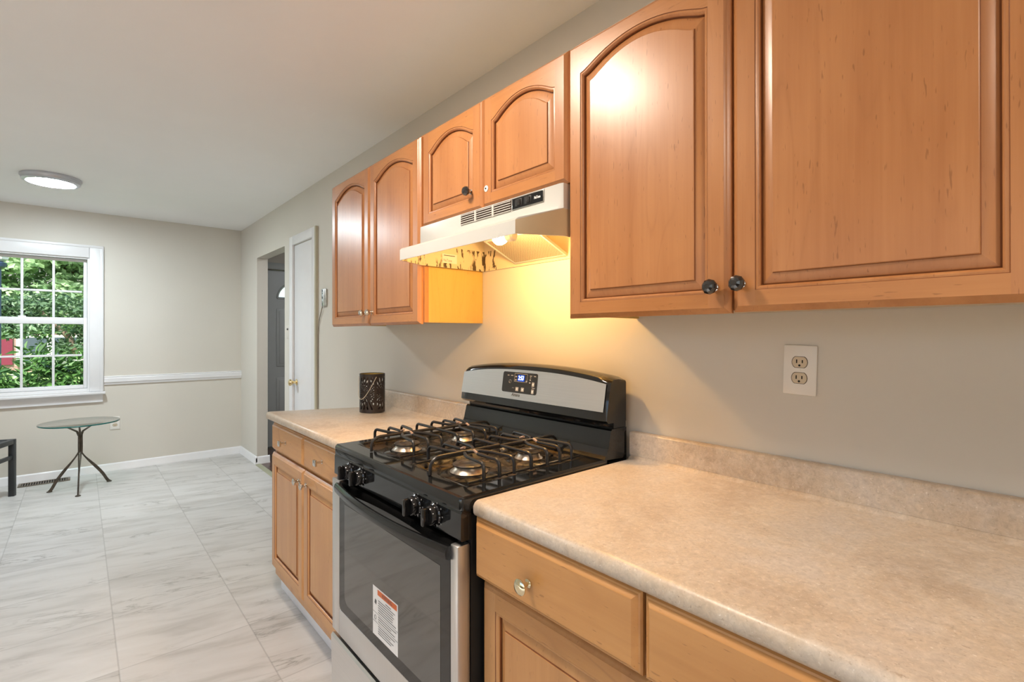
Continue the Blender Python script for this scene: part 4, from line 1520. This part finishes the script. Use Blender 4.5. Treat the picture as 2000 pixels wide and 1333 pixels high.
# ------------------------------------------------------------------ wall outlets and plates
def duplex(loc_y, z, label, axis='x', at=0.0, tilt=0.0):
    """cover plate with two sockets; axis x: on the right wall, y: on the back wall"""
    if axis == 'x':
        R_, nrm_ = Vector((0, -1, 0)), Vector((-1, 0, 0))
        c = Vector((0, loc_y, z))
    else:
        R_, nrm_ = Vector((1, 0, 0)), Vector((0, -1, 0))
        c = Vector((loc_y, at, z))
    U_ = Vector((0, 0, 1))
    R_, U_ = R_ * math.cos(tilt) + U_ * math.sin(tilt), U_ * math.cos(tilt) - R_ * math.sin(tilt)
    t = thing('wall_outlet', c, label, 'outlet', 'duplex wall outlets')
    m = MB()
    m.obox(c + nrm_ * 0.0035, (R_, U_, nrm_), (0.0375, 0.061, 0.003), 0.0028)
    m.lathe([(0.003, 0), (0.003, 0.0012)], c + nrm_ * 0.0066, n=10, dirv=nrm_)
    m.build('cover_plate', 'white_plastic', t)
    for s in (1, -1):
        cc_ = c + U_ * 0.0195 * s
        prof = []
        for i in range(20):
            a = 2 * math.pi * i / 20
            prof.append((0.0172 * math.cos(a), max(-0.0132, min(0.0132, 0.0172 * math.sin(a)))))
        q = MB()
        lo = [cc_ + R_ * p[0] + U_ * p[1] + nrm_ * 0.0062 for p in prof]
        hi = [cc_ + R_ * p[0] * 0.97 + U_ * p[1] * 0.97 + nrm_ * 0.0082 for p in prof]
        q.rings([lo, hi], True, False, True)
        q.add([cc_ + R_ * p[0] * 1.07 + U_ * p[1] * 1.07 + nrm_ * 0.0067 for p in prof], [list(range(20))], 2)
        q.obox(cc_ + R_ * -0.0064 + U_ * 0.002 + nrm_ * 0.00835, (R_, U_, nrm_), (0.0013, 0.0045, 0.0002), 0, 1)
        q.obox(cc_ + R_ * 0.0064 + U_ * 0.002 + nrm_ * 0.00835, (R_, U_, nrm_), (0.0013, 0.0038, 0.0002), 0, 1)
        q.lathe([(0.0027, 0), (0.0027, 0.0004)], cc_ - U_ * 0.0078 + nrm_ * 0.0082, n=10, mi=1, dirv=nrm_)
        q.build('socket', ['almond', 'void', 'iron'], t)
    return t


duplex(0.4515, 1.2075, 'wall outlet with almond sockets above the near countertop', tilt=-0.03)
duplex(-1.083, 0.455, 'small white wall outlet low on the window wall behind the glass table', 'y', YB)

jk = thing('phone_wall_bracket', (0, 3.585, 1.50), 'bare metal phone mounting plate with a loose wire on the wall by the closet', 'wall plate')
m = MB()
m.box(-0.016, -0.0008, 3.545, 3.625, 1.503, 1.625, 0.004)
m.box(-0.021, -0.016, 3.560, 3.610, 1.503, 1.625, 0.003)
m.build('plate', 'galv', jk)
m = MB()
for z, h in ((1.612, 0.007), (1.595, 0.003), (1.563, 0.009), (1.532, 0.003), (1.521, 0.005), (1.510, 0.005)):
    m.box(-0.0222, -0.0208, 3.580, 3.590, z - h, z + h)
m.build('screw_slots', 'void', jk)
cw = MB()
cw.tube([(-0.008, 3.62, 1.503), (-0.010, 3.635, 1.47), (-0.008, 3.675, 1.42), (-0.006, 3.706, 1.37), (-0.006, 3.718, 1.30), (-0.006, 3.722, 1.0), (-0.006, 3.719, 0.6), (-0.006, 3.722, 0.1)], 0.0035, 6)
cw.build('loose_wire', plain('grey_phone_wire', (0.30, 0.27, 0.23), 0.6), jk)
m = MB()
m.box(-0.004, -0.0006, 4.395, 4.465, 1.262, 1.377, 0.002)
sw = m.build('blank_wall_plate', 'wall')
tag(sw, 'small painted-over wall plate between the doorway and the closet door', 'wall plate')
MB().lathe([(0.009, 0), (0.008, 0.006), (0.004, 0.010)], (-0.0041, 4.425, 1.343), '-x', 12).build('screw', 'ink', sw)

# ------------------------------------------------------------------ ceiling lights


def ceiling_light(x, y, label, lamp, r=0.170):
    t = thing('ceiling_light', (x, y, ZC), label, 'ceiling light', 'round flush ceiling lights')
    m = MB()
    m.lathe([(r, -0.0005), (r, -0.012), (r - 0.006, -0.018), (r - 0.008, -0.034), (r - 0.020, -0.043), (r - 0.034, -0.043), (r - 0.036, -0.034)], (x, y, ZC), 'z', 56, cap0=True, cap1=False)
    m.build('fitting', 'fitting', t)
    d = MB()
    d.lathe([(r - 0.0362, -0.034), (r - 0.042, -0.044), (r - 0.070, -0.048), (0.02, -0.049)], (x, y, ZC), 'z', 56, cap0=False, cap1=True)
    d.build('diffuser', lamp, t)


ceiling_light(-1.494, 4.905, 'lit round flush ceiling light over the eating area by the window', 'lamp_dining')
ceiling_light(-1.05, 1.36, 'round flush ceiling light over the cooking area, above the view', 'lamp_kitchen')
ceiling_light(-1.25, -1.10, 'added round ceiling light behind the photographer, unseen, brightening the room', 'lamp_kitchen')  # added fill light, no fitting known here

ceiling_light(0.95, 4.55, 'added round ceiling light inside the hall, unseen, brightening the front door', 'lamp_hall_added', 0.12)  # added to lift the dark hall door, no fitting known here

# ------------------------------------------------------------------ side table
TX, TY, TZ, TR = -1.335, 5.600, 0.556, 0.268
tb = thing('side_table', (TX, TY, 0), 'small round glass-topped side table on three twisted iron legs under the window', 'table')
m = MB()
m.lathe([(TR - 0.003, TZ), (TR - 0.003, TZ)], (TX, TY, 0), 'z', 64, cap0=False, cap1=False)
m = MB()
ncirc = 64
cir = [(math.cos(2 * math.pi * i / ncirc), math.sin(2 * math.pi * i / ncirc)) for i in range(ncirc)]
top_ = [(TX + (TR - 0.002) * c, TY + (TR - 0.002) * s, TZ) for c, s in cir]
e1 = [(TX + TR * c, TY + TR * s, TZ - 0.002) for c, s in cir]
e2 = [(TX + TR * c, TY + TR * s, TZ - 0.009) for c, s in cir]
bot = [(TX + (TR - 0.002) * c, TY + (TR - 0.002) * s, TZ - 0.011) for c, s in cir]
m.rings([top_, e1, e2, bot], True, False, False, 1)
m.add(top_, [list(range(ncirc))], 0)
m.add(bot, [list(range(ncirc))[::-1]], 0)
m.build('glass_top', ['table_glass', 'glass_edge'], tb)
m = MB()
for i in range(3):
    a = 2 * math.pi * i / 3
    m.tube([(TX + 0.009 * math.cos(a), TY + 0.009 * math.sin(a), 0.29), (TX + 0.010 * math.cos(a), TY + 0.010 * math.sin(a), 0.35), (TX + 0.009 * math.cos(a), TY + 0.009 * math.sin(a), 0.45)], 0.009, 8)
m.build('stem', 'iron', tb)
feet = [(-1.524, 5.575), (-1.347, 5.285), (-1.140, 5.640)]
for i, (fx, fy) in enumerate(feet):
    d = Vector((fx - TX, fy - TY, 0))
    L = d.length
    d.normalize()
    s = Vector((-d.y, d.x, 0))
    g = MB()
    rows = []
    for k in range(25):
        t = k / 24
        rr = 0.008 + (L - 0.008) * (t ** 1.12)
        z = 0.296 * (1 - t) + 0.004 + 0.034 * math.sin(math.pi * t) * t
        if t > 0.78:
            k_ = (t - 0.78) / 0.22
            z = z * (1 - k_ * k_ * 0.6) + 0.006 * k_ * k_ * 0.6
        c = Vector((TX, TY, 0)) + d * rr
        tw = math.pi * 0.5 * min(1, max(0, (t - 0.1) / 0.45))
        wv, tv = 0.0115, 0.006
        n_ = (d * 0.75 + Vector((0, 0, 0.66))).normalized()
        e_ = s * math.cos(tw) + n_ * math.sin(tw)
        f_ = -s * math.sin(tw) + n_ * math.cos(tw)
        rows.append([c + Vector((0, 0, max(z, 0.006))) + e_ * wv * math.cos(q_) + f_ * tv * math.sin(q_) for q_ in [2 * math.pi * h / 10 for h in range(10)]])
    g.rings(rows, True, True, True)
    g.lathe([(0.019, 0.0), (0.018, 0.005), (0.010, 0.010)], (fx, fy, 0.0006), 'z', 14)
    g.build('leg', 'iron', tb)
    u = MB()
    u.tube([(TX + 0.008 * d.x, TY + 0.008 * d.y, 0.44), (TX + 0.020 * d.x, TY + 0.020 * d.y, 0.475), (TX + 0.08 * d.x, TY + 0.08 * d.y, 0.517), (TX + 0.135 * d.x, TY + 0.135 * d.y, 0.540)], [0.009, 0.008, 0.006, 0.005], 8)
    u.build('support_arm', 'iron', tb)

# ------------------------------------------------------------------ black bench at the left edge
ang = -0.365
bn = thing('bench', (-1.722, 5.655, 0), 'charcoal metal bench with a black seat, cut off by the left edge under the window', 'bench', rz=ang)
# local axes: corner leg at the origin, bench runs to -x and -y
BW, BD, BH = 0.95, 0.40, 0.456
t = 0.036
for (x, y) in ((-t / 2, -t / 2), (-BW + t / 2, -t / 2), (-t / 2, -BD + t / 2), (-BW + t / 2, -BD + t / 2)):
    MB().box(x - t / 2, x + t / 2, y - t / 2, y + t / 2, 0.0, BH - 0.037, 0.002).build('leg', 'bench', bn, local=True)
m = MB()
m.box(-BW, 0, -t, 0, BH - 0.036, BH, 0.002)
m.box(-BW, 0, -BD, -BD + t, BH - 0.036, BH, 0.002)
m.box(-t, 0, -BD + t + 0.0005, -t - 0.0005, BH - 0.036, BH, 0.002)
m.box(-BW, -BW + t, -BD + t + 0.0005, -t - 0.0005, BH - 0.036, BH, 0.002)
m.build('seat_frame', 'bench', bn, local=True)
for (x0, x1, y0, y1) in ((-t + 0.006, -0.006, -BD + t + 0.0005, -t - 0.0005), (-BW + 0.006, -BW + t - 0.006, -BD + t + 0.0005, -t - 0.0005)):
    MB().box(x0, x1, y0, y1, 0.300, 0.328, 0.002).build('stretcher', 'bench', bn, local=True)
MB().box(-BW + t + 0.002, -t - 0.002, -BD + t + 0.002, -t - 0.002, BH - 0.026, BH - 0.004, 0.004).build('seat', 'cushion', bn, local=True)

# floor register
rg = thing('floor_register', (-1.56, 5.98, 0), 'dark slotted floor register in front of the baseboard below the window', 'floor vent')
m = MB()
x0, x1, y0, y1 = -1.735, -1.400, 5.905, 6.035
m.box(x0, x1, y0, y0 + 0.012, 0.0006, 0.006, 0.001)
m.box(x0, x1, y1 - 0.012, y1, 0.0006, 0.006, 0.001)
m.box(x0, x0 + 0.02, y0 + 0.0125, y1 - 0.0125, 0.0006, 0.006, 0.001)
m.box(x1 - 0.02, x1, y0 + 0.0125, y1 - 0.0125, 0.0006, 0.006, 0.001)
n_ = 18
for i in range(n_):
    x = x0 + 0.028 + (x1 - x0 - 0.056) * i / (n_ - 1)
    m.box(x - 0.003, x + 0.003, y0 + 0.0125, y1 - 0.0125, 0.0012, 0.0052)
m.build('grille', 'register', rg)
MB().box(x0 + 0.02, x1 - 0.02, y0 + 0.012, y1 - 0.012, 0.0004, 0.001).build('duct', 'void', rg)

# ------------------------------------------------------------------ outside the window
lawn = MB()
lawn.box(-40, 30, YB + 0.16, 75, -0.95, -0.85)
tag(lawn.build('lawn', 'lawn'), 'green lawn outside the window', 'lawn')
bpy.data.objects['lawn']['kind'] = 'stuff'


def leaves(name, spots, size, mat, parent, seed, aspect=2.2, droop=0.3, up=0.0):
    rs = np.random.RandomState(seed)
    n = len(spots)
    d = rs.normal(size=(n, 3))
    d[:, 2] = d[:, 2] * 0.6 + up
    d /= np.linalg.norm(d, axis=1)[:, None]
    r = np.cross(d, rs.normal(size=(n, 3)))
    r /= np.linalg.norm(r, axis=1)[:, None]
    nn = np.cross(d, r)
    L = size * rs.uniform(0.6, 1.25, size=(n, 1))
    W = L / aspect
    base = np.asarray(spots)
    v = np.stack([base, base + d * L * 0.5 + r * W * 0.5 + nn * L * 0.06, base + d * L - nn * L * droop * 0.2, base + d * L * 0.5 - r * W * 0.5 + nn * L * 0.06], 1).reshape(-1, 3)
    f = np.arange(4 * n).reshape(-1, 4)
    me = bpy.data.meshes.new(name)
    off = parent.location
    v = v - np.array(off[:])
    me.from_pydata(v.tolist(), [], f.tolist())
    me.materials.append(MAT[mat])
    o = bpy.data.objects.new(name, me)
    COL.objects.link(o)
    o.parent = parent
    o['kind'] = 'stuff'
    return o


def clump_points(centres, per, rs):
    out = []
    for c, r in centres:
        p = rs.normal(size=(per, 3))
        p /= np.linalg.norm(p, axis=1)[:, None]
        p *= (rs.uniform(0.55, 1.0, size=(per, 1)) ** 0.6) * np.array(r)
        out.append(p + np.array(c))
    return np.concatenate(out)


rs = np.random.RandomState(4)
# big tree whose crown hangs across the view
tree = thing('tree', (-1.6, 17.5, -0.85), 'broad leafy tree in the front garden, seen through the window', 'tree')
m = MB()
m.tube([(-0.3, 17.5, -0.848), (-0.3, 17.5, -0.3), (-0.35, 17.5, 0.6), (-0.45, 17.4, 1.6), (-0.6, 17.3, 3.2), (-0.7, 17.3, 5.0)], [0.24, 0.22, 0.2, 0.17, 0.13, 0.08], 10)
m.tube([(-0.40, 17.45, 1.0), (-1.1, 16.9, 1.5), (-2.0, 16.4, 1.75)], [0.06, 0.045, 0.02], 8)
m.tube([(-0.50, 17.4, 2.2), (-1.8, 17.3, 3.2), (-3.4, 17.2, 3.6)], [0.09, 0.06, 0.03], 8)
m.tube([(-0.55, 17.4, 2.6), (0.8, 17.3, 3.4)], [0.08, 0.03], 8)
m.build('trunk', 'bark', tree)
cl = []
for i in range(280):
    x = rs.uniform(-4.8, 1.0)
    z = rs.uniform(1.50, 4.4)
    y = 17.0 + rs.normal() * 0.8
    cl.append(((x, y, z), (rs.uniform(0.45, 0.8), 0.5, rs.uniform(0.22, 0.4))))
leaves('crown', clump_points(cl, 150, rs), 0.17, 'leaf_tree', tree, 5, 1.8)
# rhododendron under the window
bush = thing('rhododendron_bush', (-1.75, 8.3, -0.85), 'glossy broad-leaved evergreen bush close outside the window', 'bush')
m = MB()
for i in range(12):
    x = -2.6 + 1.9 * i / 11
    m.tube([(-1.7 + (x + 1.7) * 0.3, 8.4, -0.848), (-1.7 + (x + 1.7) * 0.3, 8.4, -0.7), (x, 8.35 + rs.uniform(-0.2, 0.2), 0.2), (x + rs.uniform(-0.1, 0.1), 8.2, 0.75)], [0.03, 0.03, 0.02, 0.01], 6)
m.build('stems', 'bark', bush)
cl = []
for i in range(150):
    x = rs.uniform(-2.7, -0.7)
    top_z = 0.96 + 0.10 * math.sin((x + 1.2) * 5.1) + (0.08 if x > -1.80 else -0.12)
    z = rs.uniform(-0.5, top_z)
    cl.append(((x, 8.4 + rs.uniform(-0.45, 0.45), z), (0.16, 0.16, 0.13)))
leaves('foliage', clump_points(cl, 42, rs), 0.15, 'leaf_bush', bush, 8, 3.2, 0.6, 0.35)
# smaller shady tree standing lower, behind the bush
tree2 = thing('tree', (-2.0, 13.2, -0.85), 'small dark shady tree with low branches behind the bush outside the window', 'tree')
m = MB()
m.tube([(-1.15, 13.2, -0.848), (-1.15, 13.2, -0.3), (-1.25, 13.2, 0.5), (-1.5, 13.2, 1.25), (-1.9, 13.1, 1.75)], [0.07, 0.07, 0.06, 0.05, 0.03], 8)
m.tube([(-1.25, 13.2, 0.5), (-1.0, 13.2, 1.1), (-0.9, 13.2, 1.9)], [0.05, 0.04, 0.02], 8)
m.build('trunk', 'bark', tree2)
cl = []
for i in range(75):
    x = rs.uniform(-3.2, -0.6)
    z = rs.uniform(1.35, 2.0) if x < -1.75 else rs.uniform(1.0, 2.0)
    cl.append(((x, 13.2 + rs.normal() * 0.25, z), (0.3, 0.3, 0.13)))
leaves('crown', clump_points(cl, 70, rs), 0.12, 'leaf_dark', tree2, 15, 2.2)
# house across the street
hs = thing('neighbouring_house', (-6, 40, -0.85), 'pink brick house with dark red shutters across the street, seen through the window', 'house')
m = MB().box(-16, 6, 40, 47, -0.85, 4.0)
m.build('brick_walls', 'brick', hs, smooth=False)
MB().prism([(39.4, 4.0), (47.6, 4.0), (43.5, 6.6)], 'x', -16.4, 6.4).build('roof', 'roof', hs, smooth=False)


def far_window(x0, x1, z0, z1):
    f = MB()
    f.box(x0, x1, 39.9, 39.995, z0, z1, 0, 0)
    f.box(x0 - 0.12, x1 + 0.12, 39.86, 39.899, z1, z1 + 0.14)
    f.box(x0 - 0.12, x1 + 0.12, 39.82, 39.899, z0 - 0.14, z0)
    for x in (x0, (x0 + x1) / 2, x1):
        f.box(x - 0.12, x + 0.12, 39.86, 39.899, z0, z1)
    wo = f.build('window_frame', 'house_trim', hs, smooth=False)
    p = MB()
    for a, b in ((x0 + 0.12, (x0 + x1) / 2 - 0.12), ((x0 + x1) / 2 + 0.12, x1 - 0.12)):
        p.box(a, b, 39.88, 39.8985, z0 + 0.02, z1 - 0.02)
    p.build('pane', 'ext_glass', wo, smooth=False)
    for x in (x0 - 0.62, x1 + 0.62):
        MB().box(x - 0.36, x + 0.36, 39.9, 39.98, z0 - 0.1, z1 + 0.1).build('shutter', 'shutter', hs, smooth=False)


far_window(-3.95, -1.35, -0.30, 1.15)
far_window(-10.5, -8.0, -0.30, 1.15)
far_window(2.5, 4.6, -0.30, 1.15)
# lamp post close to the window
lp = thing('lamp_post', (-2.165, 9.4, -0.85), 'slate blue lamp post with a white lantern head outside the window, at the left edge', 'lamp post')
MB().lathe([(0.045, 0.0), (0.045, 3.02)], (-2.165, 9.4, -0.85), 'z', 14).build('post', 'post', lp)
MB().lathe([(0.05, 3.02), (0.09, 3.05), (0.10, 3.10), (0.06, 3.12)], (-2.165, 9.4, -0.85), 'z', 14).build('collar', 'post', lp)
MB().lathe([(0.07, 3.122), (0.11, 3.15), (0.14, 3.40), (0.06, 3.54)], (-2.165, 9.4, -0.85), 'z', 6).build('lantern_head', 'white_plastic', lp)
